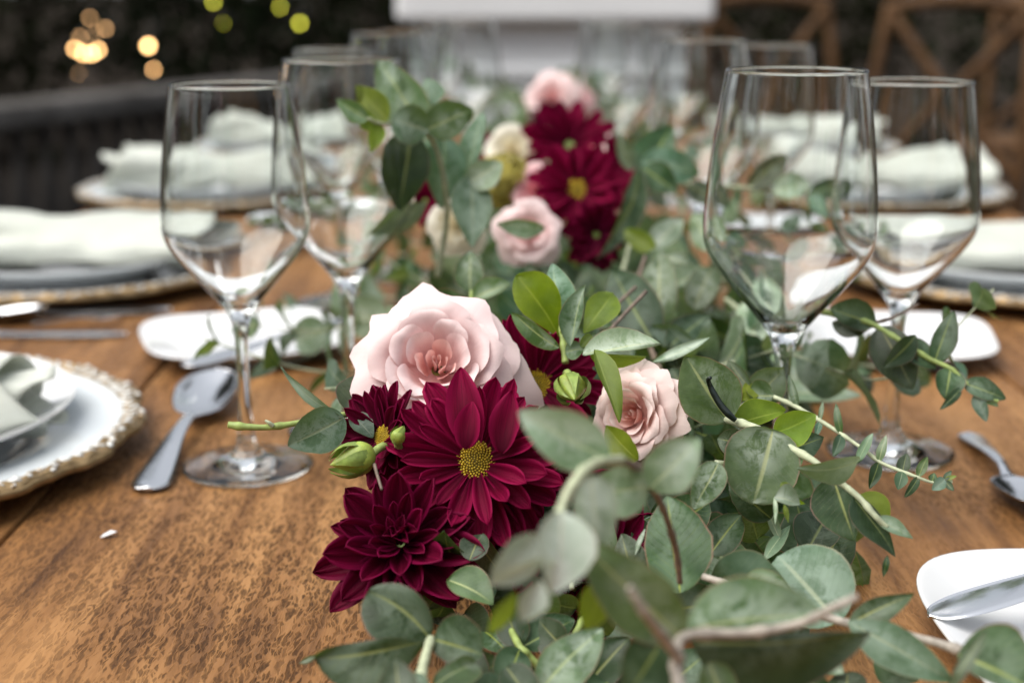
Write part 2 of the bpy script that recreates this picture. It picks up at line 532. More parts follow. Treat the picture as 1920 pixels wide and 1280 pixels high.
def mat_glass():
    n = NT('clear_glass')
    g = n.n('ShaderNodeBsdfGlass')
    g.inputs['IOR'].default_value = 1.47
    g.inputs['Roughness'].default_value = 0.0
    g.inputs['Color'].default_value = (0.985, 0.992, 0.99, 1)
    return n.done(g.outputs[0])
M['glass'] = mat_glass()
M['stone'] = mat_simple('weathered_stone', (0.062, 0.057, 0.053), 0.95, 0.45, 9, 0.6, 30, 0.01)  # darker copy of the rail's stone, shade below it put into the colour
M['rail'] = mat_simple('rail_stone', (0.13, 0.122, 0.115), 0.9, 0.4, 7, 0.6, 30, 0.01)  # lighter copy of the stone, light from above put into the colour
M['paving'] = mat_simple('paving', (0.030, 0.025, 0.021), 0.85, 0.5, 3, 0.5, 20, 0.01)
M['whitepaint'] = mat_simple('white_limewash', (0.90, 0.91, 0.92), 0.6, 0.05, 4, 0.2, 30, 0.003)
M['bark'] = mat_simple('bark', (0.045, 0.032, 0.022), 0.9, 0.5, 8, 0.8, 25, 0.02)
def mat_foliage(name, col, tc):
    n = NT(name)
    oc = n.coords('Object')
    f = n.noise(3.0, 4, 0.6, oc)
    c = n.ramp(f, [(0.3, tuple(x * 0.5 for x in col)), (0.7, tuple(x * 1.4 for x in col))])
    b = n.bsdf(c, 0.8, Specular_IOR_Level=0.08)
    tr = n.n('ShaderNodeBsdfTranslucent'); tr.inputs[0].default_value = (*tc, 1)
    mx = n.n('ShaderNodeMixShader'); mx.inputs[0].default_value = 0.10
    n.l(b.outputs[0], mx.inputs[1]); n.l(tr.outputs[0], mx.inputs[2])
    return n.done(mx.outputs[0])
M['foliage'] = mat_foliage('garden_foliage', (0.013, 0.020, 0.008), (0.03, 0.04, 0.005))
M['foliage2'] = mat_foliage('garden_foliage_olive', (0.018, 0.022, 0.009), (0.04, 0.04, 0.005))
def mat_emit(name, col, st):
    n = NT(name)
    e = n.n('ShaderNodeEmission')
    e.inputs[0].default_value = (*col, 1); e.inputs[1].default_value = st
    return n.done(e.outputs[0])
M['amber'] = mat_emit('amber_glow', (1.0, 0.55, 0.22), 9.0)  # glow standing in for low sun between the leaves
M['amber_dim'] = mat_emit('amber_dim', (1.0, 0.56, 0.24), 3.0)  # weaker glow for the fainter sun glints
M['lime'] = mat_emit('lime_glow', (0.55, 0.54, 0.05), 6.0)  # glow standing in for backlit yellow green leaves
M['capmetal'] = mat_simple('lamp_cap', (0.05, 0.05, 0.05), 0.5, 0.2, 30)  # caps and cords of the made-up bulbs
#--SETTING--
# ------------------------------------------------------------------ setting: ground, table, garden
def ray_z(u, v, z):
    return T(u, v, z - ZT)

g = obj('ground', mesh('ground', [(-150, -60, 0), (150, -60, 0), (150, 240, 0), (-150, 240, 0)], [(0, 1, 2, 3)]), M['paving'])
tag(g, kind='structure')

tb = empty('dining_table', (0.045, 1.2, 0), 'long brown plank dining table carrying the flower garland and place settings', 'table')
TX = [-0.53, -0.255, 0.085, 0.350, 0.615]
TY0, TY1 = -0.35, 2.78
for i in range(4):
    x0, x1 = TX[i] + 0.0013, TX[i + 1] - 0.0013
    sh = (i * 2.3, i * 3.7 - 1.0, 0)
    me = box_mesh('plank', (x1 - x0, TY1 - TY0, 0.042), 0.0022,
                  ((x0 + x1) / 2 - sh[0] - tb.location.x, (TY0 + TY1) / 2 - sh[1] - tb.location.y, ZT - 0.021))
    p = obj('plank', me, M['wood'], tb, (sh[0], sh[1], 0))
for x in (-0.47, 0.555):
    obj('apron', box_mesh('apron', (0.025, 2.7, 0.09), 0.003, (x - tb.location.x, 0.0, ZT - 0.042 - 0.047)), M['wood'], tb)
for x in (-0.44, 0.525):
    for y in (-0.22, 2.62):
        obj('leg', box_mesh('leg', (0.075, 0.075, ZT - 0.045), 0.004, (x - tb.location.x, y - tb.location.y, (ZT - 0.045) / 2)), M['wood'], tb)

# white pedestal behind the far table end
pd = empty('stone_pedestal', (0.095, 3.55, 0), 'broad white pedestal with overhanging cap slab beyond the far table end', 'pedestal')
obj('plinth', box_mesh('plinth', (0.70, 0.70, 0.16), 0.01, (0, 0, 0.08)), M['whitepaint'], pd)
obj('shaft', box_mesh('shaft', (0.575, 0.575, 0.72), 0.012, (0, 0, 0.52)), M['whitepaint'], pd)
obj('moulding', box_mesh('moulding', (0.60, 0.60, 0.03), 0.008, (0, 0, 0.84)), M['whitepaint'], pd)
obj('neck', box_mesh('neck', (0.58, 0.58, 0.092), 0.006, (0, 0, 0.905)), M['whitepaint'], pd)
obj('cap_slab', box_mesh('cap_slab', (0.70, 0.70, 0.085), 0.012, (0, 0, 0.996)), M['whitepaint'], pd)

# balustrade
A = ray_z(-60, 212, 0.62); B = ray_z(640, 138, 0.62)
A.z = B.z = 0
dirb = (B - A).normalized()
A2 = A - dirb * 0.8; B2 = B + dirb * 0.6
bl_ = empty('balustrade', A2, 'dark weathered stone balustrade with turned balusters at the garden edge', 'balustrade')
ang = math.atan2(dirb.y, dirb.x)
bl_.rotation_euler = (0, 0, ang)
LB = (B2 - A2).length
obj('rail', box_mesh('rail', (LB, 0.17, 0.085), 0.02, (LB / 2, 0, 0.60)), M['rail'], bl_)
obj('base_course', box_mesh('base_course', (LB, 0.19, 0.10), 0.015, (LB / 2, 0, 0.05)), M['stone'], bl_)
prof = spline2([(0.040, 0.10), (0.040, 0.13), (0.022, 0.15), (0.034, 0.20), (0.046, 0.26), (0.036, 0.34), (0.021, 0.42), (0.020, 0.48), (0.034, 0.50), (0.036, 0.53), (0.040, 0.558)], 3)
bal_me = lathe('baluster', prof, 14)
nb = int(LB / 0.135)
for i in range(nb):
    obj('baluster', bal_me, M['stone'], bl_, (0.07 + i * 0.135, 0, 0))

# shrubs and trees of the dark garden
def leaf_cloud(name, n, rx, ry, rz, zc, size, seed, shell=0.35):
    rr = random.Random(seed)
    V, F = [], []
    for i in range(n):
        while True:
            p = Vector((rr.uniform(-1, 1), rr.uniform(-1, 1), rr.uniform(-1, 1)))
            l = p.length
            if shell < l < 1: break
        wob = 0.72 + 0.5 * mnoise.noise(p * 2.2 + Vector((seed, 0, 0)))
        c = Vector((p.x * rx * wob, p.y * ry * wob, p.z * rz * wob + zc))
        d = Vector((rr.gauss(0, 1), rr.gauss(0, 1), rr.gauss(0, 0.7))).normalized()
        s = d.orthogonal().normalized()
        s.rotate(Quaternion(d, rr.uniform(0, 6.28)))
        L = size * rr.uniform(0.6, 1.3); w = L * 0.30
        k = len(V)
        V += [c - d * L * 0.5, c + s * w, c + d * L * 0.5, c - s * w]
        F.append((k, k + 1, k + 2, k + 3))
    return mesh(name, V, F, None, False)

def shrub(x, y, rx, ry, h, seed, label, mat='foliage', n=2600, size=0.09):
    o = empty('garden_shrub', (x, y, 0), label, 'shrub', 'shrubs of the dark garden')
    obj('foliage', leaf_cloud('foliage', n, rx, ry, h * 0.62, h * 0.52, size, seed), M[mat], o)
    for k in range(3):
        a = k * 2.1 + seed
        obj('stem', tube_mesh('stem', [(0.03 * k, 0, 0), (0.08 * math.cos(a), 0.08 * math.sin(a), h * 0.35), (0.25 * rx * math.cos(a), 0.25 * ry * math.sin(a), h * 0.8)], 0.025, 0.008, 6, 3), M['bark'], o)
    return o

SH = [(-4.6, 8.2, 1.2, 0.9, 1.7, 'dense dark shrub at the far left, behind the balustrade end'),
      (-3.2, 8.7, 1.1, 0.9, 1.9, 'dark shrub behind the balustrade, under the amber glow'),
      (-1.9, 8.9, 1.1, 0.9, 1.8, 'dark leafy shrub behind the right end of the balustrade'),
      (-0.8, 9.3, 1.0, 0.9, 1.9, 'dark shrub just left of the white pedestal'),
      (0.6, 9.6, 1.1, 0.9, 1.8, 'dark shrub hidden behind the white pedestal'),
      (2.0, 9.6, 1.1, 0.9, 1.9, 'dark shrub right of the pedestal, behind the chairs'),
      (3.4, 9.2, 1.1, 0.9, 1.8, 'dark shrub behind the crossed chair back'),
      (4.8, 8.8, 1.1, 0.9, 1.9, 'dark shrub at the far right background')]
for i, (x, y, rx, ry, h, lab) in enumerate(SH):
    shrub(x, y, rx, ry, h, i * 3.3 + 1, lab, 'foliage' if i % 2 == 0 else 'foliage2')

def tree(x, y, h, cr, seed, label):
    rr = random.Random(seed)
    o = empty('garden_tree', (x, y, 0), label, 'tree', 'trees of the dark garden')
    top = Vector((rr.uniform(-0.3, 0.3), rr.uniform(-0.3, 0.3), h * 0.62))
    obj('trunk', tube_mesh('trunk', [(0, 0, -0.05), (0.05, 0.02, h * 0.2), (top.x * 0.6, top.y * 0.6, h * 0.42), top], 0.17, 0.07, 10, 5), M['bark'], o)
    for k in range(5):
        a = k * 1.26 + seed
        obj('limb', tube_mesh('limb', [(top.x * 0.6, top.y * 0.6, h * (0.38 + 0.04 * k)), (cr * 0.4 * math.cos(a), cr * 0.4 * math.sin(a), h * 0.58), (cr * 0.75 * math.cos(a), cr * 0.75 * math.sin(a), h * 0.70)], 0.06, 0.02, 7, 4), M['bark'], o)
    obj('crown', leaf_cloud('crown', 5200, cr, cr, h * 0.30, h * 0.70, 0.22, seed, 0.2), M['foliage'], o)

TR = [(-6.2, 10.6, 6.2, 2.6, 'tall dark tree with its trunk behind the left shrubs'),
      (-4.9, 7.0, 6.6, 3.0, 'spreading dark tree over the balustrade at the left'),
      (6.4, 10.9, 6.2, 2.6, 'tall dark tree at the far right of the garden'),
      (5.0, 6.6, 6.6, 3.0, 'spreading dark tree over the chairs at the right')]
for i, (x, y, h, cr, lab) in enumerate(TR):
    tree(x, y, h, cr, i * 2 + 1, lab)

# the rest of the wood that rings the terrace (mirrored in glasses and cutlery)
def wood_ring():
    rr = random.Random(91)
    V, F = [], []
    for i in range(30000):
        az = R(rr.uniform(62, 298))
        rad = 7.5 + rr.uniform(0, 2.2)
        top = 3.3 + 1.3 * mnoise.noise(Vector((math.sin(az) * 4, math.cos(az) * 4, 2.0)))
        z = top * rr.random() ** 0.9
        if mnoise.noise(Vector((az * 5.0, z * 1.1, 7.0))) < -0.28: continue
        c = Vector((rad * math.sin(az), 1.0 + rad * math.cos(az), z))
        d = Vector((rr.gauss(0, 1), rr.gauss(0, 1), rr.gauss(0, .7))).normalized()
        sd2 = d.orthogonal().normalized(); sd2.rotate(Quaternion(d, rr.uniform(0, 6.28)))
        L = 0.30 * rr.uniform(.6, 1.3); w = L * .32
        k = len(V)
        V += [c - d * L * .5, c + sd2 * w, c + d * L * .5, c - sd2 * w]
        F.append((k, k + 1, k + 2, k + 3))
    return mesh('wood', V, F, None, False)
o = obj('surrounding_wood', wood_ring(), M['foliage2'])
tag(o, 'dark wood ringing the terrace, mirrored in the glass bowls', 'wood', kind='stuff')

# made-up glowing bulbs standing in for sun glints and backlit leaves
def glint_bulb(u, v, D, r, mat, label, grp):
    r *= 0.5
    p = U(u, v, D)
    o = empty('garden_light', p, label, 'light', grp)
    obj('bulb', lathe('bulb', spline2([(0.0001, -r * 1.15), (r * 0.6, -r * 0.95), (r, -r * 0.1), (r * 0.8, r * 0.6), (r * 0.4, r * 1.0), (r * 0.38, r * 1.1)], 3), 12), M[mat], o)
    _cp = obj('cap', lathe('cap', [(r * 0.42, r * 1.0), (r * 0.45, r * 1.7), (0.0001, r * 1.75)], 10), M['capmetal'], o)  # caps and cords are invented together with the bulbs
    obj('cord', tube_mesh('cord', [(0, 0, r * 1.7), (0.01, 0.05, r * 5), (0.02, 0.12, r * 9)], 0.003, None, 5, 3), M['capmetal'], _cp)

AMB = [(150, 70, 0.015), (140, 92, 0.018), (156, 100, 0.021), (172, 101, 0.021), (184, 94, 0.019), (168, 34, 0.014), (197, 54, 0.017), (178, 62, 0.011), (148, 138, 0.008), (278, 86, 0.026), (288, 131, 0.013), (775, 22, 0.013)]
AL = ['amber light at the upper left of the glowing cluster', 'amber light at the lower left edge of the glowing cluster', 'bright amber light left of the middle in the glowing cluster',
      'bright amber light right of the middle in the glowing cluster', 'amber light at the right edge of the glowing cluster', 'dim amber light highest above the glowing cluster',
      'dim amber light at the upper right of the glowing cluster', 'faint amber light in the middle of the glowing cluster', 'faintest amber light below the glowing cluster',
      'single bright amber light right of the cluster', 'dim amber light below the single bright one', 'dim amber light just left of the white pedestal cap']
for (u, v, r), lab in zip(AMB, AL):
    glint_bulb(u, v, 6.9, r, 'amber' if 'bright' in lab or 'cluster' in lab and 'edge' in lab else 'amber_dim', lab, 'amber lights in the garden')
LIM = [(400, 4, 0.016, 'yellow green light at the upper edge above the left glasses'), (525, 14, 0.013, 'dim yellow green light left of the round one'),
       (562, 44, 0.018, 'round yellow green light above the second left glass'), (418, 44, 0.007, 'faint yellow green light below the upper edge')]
for u, v, r, lab in LIM:  # made-up bulbs in place of leaves lit from behind
    glint_bulb(u, v, 6.9, r, 'lime', lab, 'yellow green lights in the garden')

# cross-back chairs
def make_chair(label):
    o = empty('cross_back_chair', (0, 0, 0), label, 'chair', 'wooden cross-back chairs')
    W = 0.42; Hh = 0.92
    for s in (-1, 1):
        obj('back_post', tube_mesh('back_post', [(s * W / 2, 0.0, 0.0), (s * W / 2, 0.0, 0.45), (s * (W / 2 - 0.005), 0.03, 0.70), (s * (W / 2 - 0.02), 0.08, Hh)], 0.018, 0.016, 8, 4), M['chairwood'], o)
        obj('front_leg', tube_mesh('front_leg', [(s * (W / 2 - 0.015), -0.40, 0.0), (s * (W / 2 - 0.01), -0.38, 0.44)], 0.015, 0.019, 8, 3), M['chairwood'], o)
        obj('side_stretcher', tube_mesh('side_stretcher', [(s * W / 2, 0, 0.2), (s * (W / 2 - 0.012), -0.39, 0.2)], 0.010, None, 7, 3), M['chairwood'], o)
        obj('cross_slat', tube_mesh('cross_slat', [(s * (W / 2 - 0.01), 0.004 + s * 0.006, 0.48), (0, 0.035 + s * 0.009, 0.68), (-s * (W / 2 - 0.02), 0.075 + s * 0.006, 0.90)], 0.015, None, 7, 4), M['chairwood'], o)
    obj('top_rail', tube_mesh('top_rail', [(-W / 2 + 0.01, 0.075, Hh - 0.02), (-W / 4, 0.10, Hh), (0, 0.11, Hh + 0.005), (W / 4, 0.10, Hh), (W / 2 - 0.01, 0.075, Hh - 0.02)], 0.019, None, 8, 4), M['chairwood'], o)
    obj('front_stretcher', tube_mesh('front_stretcher', [(-W / 2 + 0.01, -0.39, 0.28), (W / 2 - 0.01, -0.39, 0.28)], 0.010, None, 7, 3), M['chairwood'], o)
    def rnd(th, r, z):
        c, s_ = abs(math.cos(th)), abs(math.sin(th))
        k = 1.0 / (c ** 4 + s_ ** 4) ** 0.25
        return r * k, z
    st = obj('seat', lathe('seat', [(0.0001, 0.445), (0.19, 0.44), (0.205, 0.45), (0.21, 0.465), (0.20, 0.478), (0.15, 0.474), (0.0001, 0.470)], 32, True, rnd), M['chairwood'], o, (0, -0.19, 0))
    return o

ch0 = make_chair('wooden cross-back chair at the right, its crossed slats facing the table')
CH = [((1.20, 4.0, 0), R(-36), None),
      ((0.86, 4.75, 0), R(10), 'wooden cross-back chair just right of the white pedestal'),
      ((1.28, 2.55, 0), R(-86), 'wooden cross-back chair nearest the right edge, half out of frame'),
      ((-1.14, 2.70, 0), R(97), 'wooden cross-back chair at the left edge, only its back post in view'),
      ((1.95, 5.2, 0), R(-15), 'wooden cross-back chair farthest right, behind the crossed one')]
for i, (loc, rz, lab) in enumerate(CH):
    c = ch0 if i == 0 else copy_tree(ch0)
    c.location = loc; c.rotation_euler = (0, 0, rz); c.scale = (1.07,) * 3
    if lab: c['label'] = lab

# ------------------------------------------------------------------ tableware
def glass_profiles():
    outer = [(0.0367, 0.0012), (0.0370, 0.0017), (0.0362, 0.0024), (0.030, 0.0034), (0.020, 0.0052), (0.0115, 0.0080), (0.0068, 0.0130), (0.0047, 0.0210), (0.0038, 0.035), (0.0035, 0.055), (0.0038, 0.073),
             (0.0050, 0.0845), (0.0085, 0.0930), (0.0165, 0.1035), (0.0270, 0.1160), (0.0350, 0.1262), (0.0393, 0.1345), (0.0406, 0.1430), (0.0402, 0.1530), (0.0386, 0.1720), (0.0360, 0.1930), (0.0334, 0.2100), (0.0324, 0.2165)]
    o = spline2(outer, 5)
    inner = [(0.0321, 0.2172), (0.0317, 0.2172), (0.0314, 0.2165), (0.0324, 0.2098), (0.0350, 0.1930), (0.0376, 0.1720), (0.0392, 0.1530), (0.0396, 0.1430), (0.0383, 0.1350), (0.0340, 0.1272), (0.0258, 0.1172), (0.0150, 0.1054), (0.0070, 0.0976), (0.0025, 0.0955), (0.0001, 0.0952)]
    i_ = spline2(inner, 5)
    return o, i_
_o, _i = glass_profiles()
k_foot = min(range(len(_o)), key=lambda k: abs(_o[k][1] - 0.0130))
k_bowl = min(range(len(_o)), key=lambda k: abs(_o[k][1] - 0.0845))
foot_me = lathe('foot', [(0.0001, 0.0022), (0.010, 0.0020), (0.025, 0.0012), (0.034, 0.0006), (0.0362, 0.0006)] + _o[:k_foot + 1], 72)
stem_me = lathe('stem', _o[k_foot:k_bowl + 1], 72)
bowl_me = lathe('bowl', _o[k_bowl:] + _i, 96)

def wine_glass(x, y, sc, label):
    o = empty('wine_glass', (x, y, ZT), label, 'wine glass', 'clear stemmed wine glasses')
    o.scale = (sc, sc, sc)
    o.rotation_euler = (0, 0, random.uniform(0, 6))
    obj('foot', foot_me, M['glass'], o); obj('stem', stem_me, M['glass'], o); obj('bowl', bowl_me, M['glass'], o)

GL = [(-0.152, 0.776, 1.0, 'nearest left wine glass, its foot beside the spoon'),
      (-0.100, 0.845, 1.045, 'taller left wine glass right behind the nearest one'),
      (-0.150, 1.215, 1.0, 'left wine glass whose rim shows just above the taller one'),
      (-0.113, 1.335, 1.045, 'left wine glass behind the tall upright eucalyptus leaf'),
      (-0.125, 1.73, 1.0, 'blurred left wine glass, outer one before the pedestal edge'),
      (-0.055, 1.80, 1.045, 'blurred left wine glass, inner one before the white pedestal'),
      (-0.12, 2.24, 1.0, 'farthest blurred wine glass on the left side'),
      (0.138, 0.700, 1.055, 'largest right wine glass rising from the foreground leaves'),
      (0.224, 0.803, 1.0, 'right wine glass at the outer side, behind a dark hanging sprig'),
      (0.153, 1.16, 1.045, 'right wine glass left of the largest one, behind its rim'),
      (0.236, 1.30, 1.0, 'right wine glass whose rim shows left of the chair back'),
      (0.118, 1.62, 1.045, 'blurred right wine glass before the pedestal'),
      (0.20, 1.80, 1.0, 'blurred right wine glass right of the pedestal edge'),
      (0.14, 2.22, 1.0, 'farthest blurred wine glass on the right side')]
for a in GL: wine_glass(*a)

# plates
def plate_round_me(rad, rise, name):
    p = [(0.0001, 0.004), (rad * 0.55, 0.004), (rad * 0.63, 0.0055), (rad * 0.70, rise * 0.45), (rad * 0.85, rise * 0.75), (rad * 0.985, rise), (rad, rise + 0.0012), (rad * 0.985, rise - 0.0015),
         (rad * 0.85, rise * 0.75 - 0.003), (rad * 0.70, rise * 0.45 - 0.0035), (rad * 0.62, 0.0008), (rad * 0.60, 0.0), (0.0001, 0.001)]
    return lathe(name, spline2(p, 3), 96)
dinner_me = plate_round_me(0.130, 0.026, 'dish')
def charger_meshes():
    dish = lathe('dish', spline2([(0.0001, 0.0045), (0.095, 0.0045), (0.105, 0.006), (0.122, 0.0120), (0.1575, 0.0168), (0.1580, 0.0145), (0.122, 0.0085), (0.104, 0.001), (0.0001, 0.001)], 3), 96)
    def scroll(th, r, z):
        e = min(1.0, max(0.0, (r - 0.1565) / 0.012))
        r2 = r + e * (0.0022 * math.sin(th * 16) + 0.0010 * math.sin(th * 48 + 1.0))
        z2 = z
        if z > 0.0165:
            z2 = z + (0.0010 * math.sin(th * 64 + r * 700) + 0.0007 * math.sin(th * 112 - r * 1300)) * math.sin(e * PI)
        return r2, z2
    rim = lathe('relief_rim', spline2([(0.1565, 0.0165), (0.1585, 0.0184), (0.161, 0.0194), (0.164, 0.0198), (0.1665, 0.0192), (0.1680, 0.0176), (0.1672, 0.0162), (0.163, 0.0152), (0.1575, 0.0146)], 3), 420, True, scroll)
    edge = lathe('gilt_edge', spline2([(0.1630, 0.0124), (0.1685, 0.0134), (0.1698, 0.0150), (0.1696, 0.0168), (0.1685, 0.0178), (0.1655, 0.0166)], 3), 360, True,
                 lambda th, r, z: (r + 0.0022 * math.sin(th * 16) + 0.0008 * math.sin(th * 48 + 1.0), z))
    return dish, rim, edge
chd, chr_, che = charger_meshes()
def ornament_mesh():
    import bmesh
    bm = bmesh.new()
    rr = random.Random(4)
    n = 112
    for i in range(n):
        th = 2 * PI * i / n
        rb = 0.0026 * math.sin(th * 16) + 0.0013 * math.sin(th * 48 + 1.0)
        for (r, dz, ln, wd, tw, dth) in ((0.1592, 0.0190, 0.0036, 0.0015, 0.9, 0.0), (0.1630, 0.0200, 0.0036, 0.0015, -0.8, 0.5), (0.1668, 0.0192, 0.0034, 0.0014, 0.6, 0.15)):
            if rr.random() < (0.04 if r < 0.166 else 0.40): continue
            a = th + dth * 2 * PI / n
            e = min(1.0, (r - 0.1565) / 0.012)
            m = (Matrix.Rotation(a, 4, 'Z') @ Matrix.Translation((r + e * rb, 0, dz)) @ Matrix.Rotation(tw + rr.uniform(-.3, .3), 4, 'Z') @ Matrix.Diagonal((wd * rr.uniform(.7, 1.5), ln * rr.uniform(.7, 1.6), 0.0012, 1)))
            bmesh.ops.create_icosphere(bm, subdivisions=1, radius=1.0, matrix=m)
    me = bpy.data.meshes.new('scroll_ornament')
    bm.to_mesh(me); bm.free()
    me.shade_smooth()
    return me
orn_me = ornament_mesh()

def charger(x, y, rz, label, cool=True):
    o = empty('charger_plate', (x, y, ZT), label, 'charger plate', 'gilt-rimmed charger plates')
    o.rotation_euler = (0, 0, rz)
    obj('dish', chd, M['porcelain_cool'], o); _rm = obj('relief_rim', chr_, M['gold'], o); obj('scroll_ornament', orn_me, M['relief'], _rm); obj('gilt_edge', che, M['gold'], o)
def dinner(x, y, label, z=0.0048):
    o = obj('dinner_plate', dinner_me, M['porcelain'], None, (x, y, ZT + z))
    tag(o, label, 'plate', 'white dinner plates')

def napkin_mesh(L, ry, rz, turns, flare, seed, pinch=0.0):
    V, F, UV = [], [], []
    nx, npn = 40, 70
    for i in range(nx):
        x = i / (nx - 1)
        xx = (x - 0.5) * L
        e = abs(2 * x - 1)
        fl = 1 + flare * e ** 3 - pinch * math.exp(-((x - 0.5) / 0.12) ** 2)
        for j in range(npn):
            t = j / (npn - 1)
            ph = -PI / 2 + t * 2 * PI * turns
            rho = (1 - 0.55 * t) * fl
            nz = 0.24 * mnoise.noise(Vector((x * 3.0 + seed, math.cos(ph) * 1.3, math.sin(ph) * 1.3 + t * 2))) + 0.11 * mnoise.noise(Vector((x * 9.0, ph * 1.5, seed)))
            gro = 0.17 * math.sin(ph * 5 + seed + 2 * x) * (0.4 + mnoise.noise(Vector((x * 2, seed, 5.0))))
            q = rho * (1 + nz + gro)
            y = ry * q * math.cos(ph); z = rz * q * math.sin(ph)
            zz = max(rz + z, 0.0004 + 0.0012 * t)
            xe = xx + (0.012 * math.sin(ph * 1.7 + seed) + 0.02 * (t - 0.5)) * (2 * x - 1)
            V.append((xe, y, zz)); UV.append((x, t))
    for i in range(nx - 1):
        for j in range(npn - 1):
            k = i * npn + j
            F.append((k, k + npn, k + npn + 1, k + 1))
    return mesh('napkin', V, F, UV)

def napkin(x, y, z, rz, label, args):
    o = obj('napkin', napkin_mesh(*args), M['cloth'], None, (x, y, ZT + z))
    o.rotation_euler = (0, 0, rz)
    sm = o.modifiers.new('thick', 'SOLIDIFY'); sm.thickness = 0.0012; sm.offset = 0
    tag(o, label, 'napkin', 'pale green cloth napkins')

SETL = [(-0.390, 0.795, 'nearest left'), (-0.420, 1.318, 'second left'), (-0.385, 1.83, 'third left'), (-0.375, 2.34, 'fourth left')]
SETR = [(0.462, 1.300, 'second right'), (0.462, 1.82, 'third right'), (0.455, 2.33, 'fourth right')]
CHL = {'nearest left': 'gilt-rimmed charger plate at the left edge, nearest the camera', 'second left': 'gilt-rimmed charger plate behind the knives on the left',
       'third left': 'blurred charger plate seen through the nearest left glass', 'fourth left': 'farthest blurred charger plate on the left',
       'second right': 'gilt-rimmed charger plate right of the outer right glass', 'third right': 'blurred charger plate near the right chairs', 'fourth right': 'farthest blurred charger plate on the right'}
for i, (x, y, n_) in enumerate(SETL + SETR):
    charger(x, y, 0.21 * i + 0.4, CHL[n_])
    dinner(x, y, CHL[n_].replace('gilt-rimmed charger plate', 'white dinner plate on the charger').replace('blurred charger plate', 'blurred white dinner plate'))
napkin(-0.372, 0.775, 0.0125, R(12), 'rolled napkin on the nearest left plate, open end showing', (0.19, 0.024, 0.022, 2.4, 0.14, 1.3))
napkin(-0.425, 1.318, 0.0098, R(-3), 'napkin bundle spread wide on the plate behind the knives', (0.29, 0.072, 0.027, 1.6, 0.1, 4.1, 0.05))
napkin(-0.385, 1.83, 0.0098, R(6), 'napkin bundle seen through the nearest left glass', (0.24, 0.055, 0.029, 1.6, 0.35, 7.7, 0.25))
napkin(-0.375, 2.34, 0.0098, R(-4), 'farthest napkin bundle on the left', (0.22, 0.05, 0.029, 1.6, 0.35, 2.7, 0.25))
napkin(0.47, 1.30, 0.0098, R(4), 'napkin bundle spread wide right of the outer right glass', (0.29, 0.075, 0.024, 1.6, 0.1, 5.2, 0.05))
napkin(0.462, 1.82, 0.0098, R(-6), 'napkin bundle seen through the outer right glass', (0.26, 0.055, 0.029, 1.6, 0.45, 9.4, 0.3))
napkin(0.455, 2.33, 0.0098, R(5), 'farthest napkin bundle on the right', (0.24, 0.05, 0.030, 1.6, 0.4, 6.6, 0.25))

# square side plates
def sq(th, r, z):
    c, s_ = abs(math.cos(th)), abs(math.sin(th))
    k = 1.0 / (c ** 3.6 + s_ ** 3.6) ** (1 / 3.6)
    e = (r / 0.075) ** 3
    return r * k, z + 0.0035 * e * (k - 1.0) * 3
sp_me = lathe('side_plate', spline2([(0.0001, 0.004), (0.040, 0.0042), (0.050, 0.0055), (0.060, 0.0090), (0.069, 0.0125), (0.0735, 0.0140), (0.0748, 0.0138), (0.0735, 0.0122), (0.062, 0.0078), (0.048, 0.0008), (0.046, 0.0), (0.0001, 0.001)], 3), 128, True, sq)
def side_plate(x, y, rz, sc, label):
    o = obj('side_plate', sp_me, M['porcelain_cool'] if x > 0.2 and y < 0.7 else M['porcelain'], None, (x, y, ZT))  # corner plate picks a darker, cooler porcelain to stand for its shade
    o.rotation_euler = (0, 0, rz); o.scale = (sc, sc, sc)
    tag(o, label, 'side plate', 'square white side plates')
side_plate(-0.203, 1.046, R(20), 1.0, 'square white side plate behind the nearest left glass')
side_plate(0.287, 1.045, R(-12), 1.0, 'square white side plate below the right charger, behind dark leaves')
side_plate(0.266, 0.520, R(3), 1.24, 'square white side plate at the lower right corner')
side_plate(-0.215, 1.56, R(10), 1.0, 'blurred side plate on the left, past the second charger')
side_plate(0.275, 1.56, R(-8), 1.0, 'blurred side plate seen through the largest right glass')

# cutlery, local +X from handle end to tip
def strip_mesh(name, stations, nacross=9, thick=0.0016):
    """stations: (x, halfwidth, zc, concavity)"""
    n = len(stations)
    V, F = [], []
    for sgn in (1, -1):
        for (x, w, zc, d) in stations:
            for j in range(nacross):
                a = -1 + 2 * j / (nacross - 1)
                z = zc - d * (1 - a * a)
                z += sgn * thick * 0.5 * (1 - 0.85 * a * a)
                V.append((x, a * w, z))
    off = n * nacross
    for i in range(n - 1):
        for j in range(nacross - 1):
            k = i * nacross + j
            F.append((k, k + nacross, k + nacross + 1, k + 1))
            F.append((off + k, off + k + 1, off + k + nacross + 1, off + k + nacross))
    for i in range(n - 1):
        for j in (0, nacross - 1):
            k = i * nacross + j
            F.append((k, k + nacross, off + k + nacross, off + k))
    for i in (0, n - 1):
        for j in range(nacross - 1):
            k = i * nacross + j
            F.append((k, k + 1, off + k + 1, off + k))
    return mesh(name, V, F)
def st_s(pts, k=5):
    out = []
    P = catmull([Vector((a, b, c)) for a, b, c, d in pts], k)
    Q = catmull([Vector((a, d, 0)) for a, b, c, d in pts], k)
    return [(p.x, max(p.y, 0.0003), p.z, max(q.y, 0)) for p, q in zip(P, Q)]
def cutlery_root(name, label, cat, p0, p1, grp, z=0.0):
    d = p1 - p0
    o = empty(name, (p0.x, p0.y, ZT + z), label, cat, grp)
    o.rotation_euler = (0, 0, math.atan2(d.y, d.x))
    return o, Vector((d.x, d.y)).length
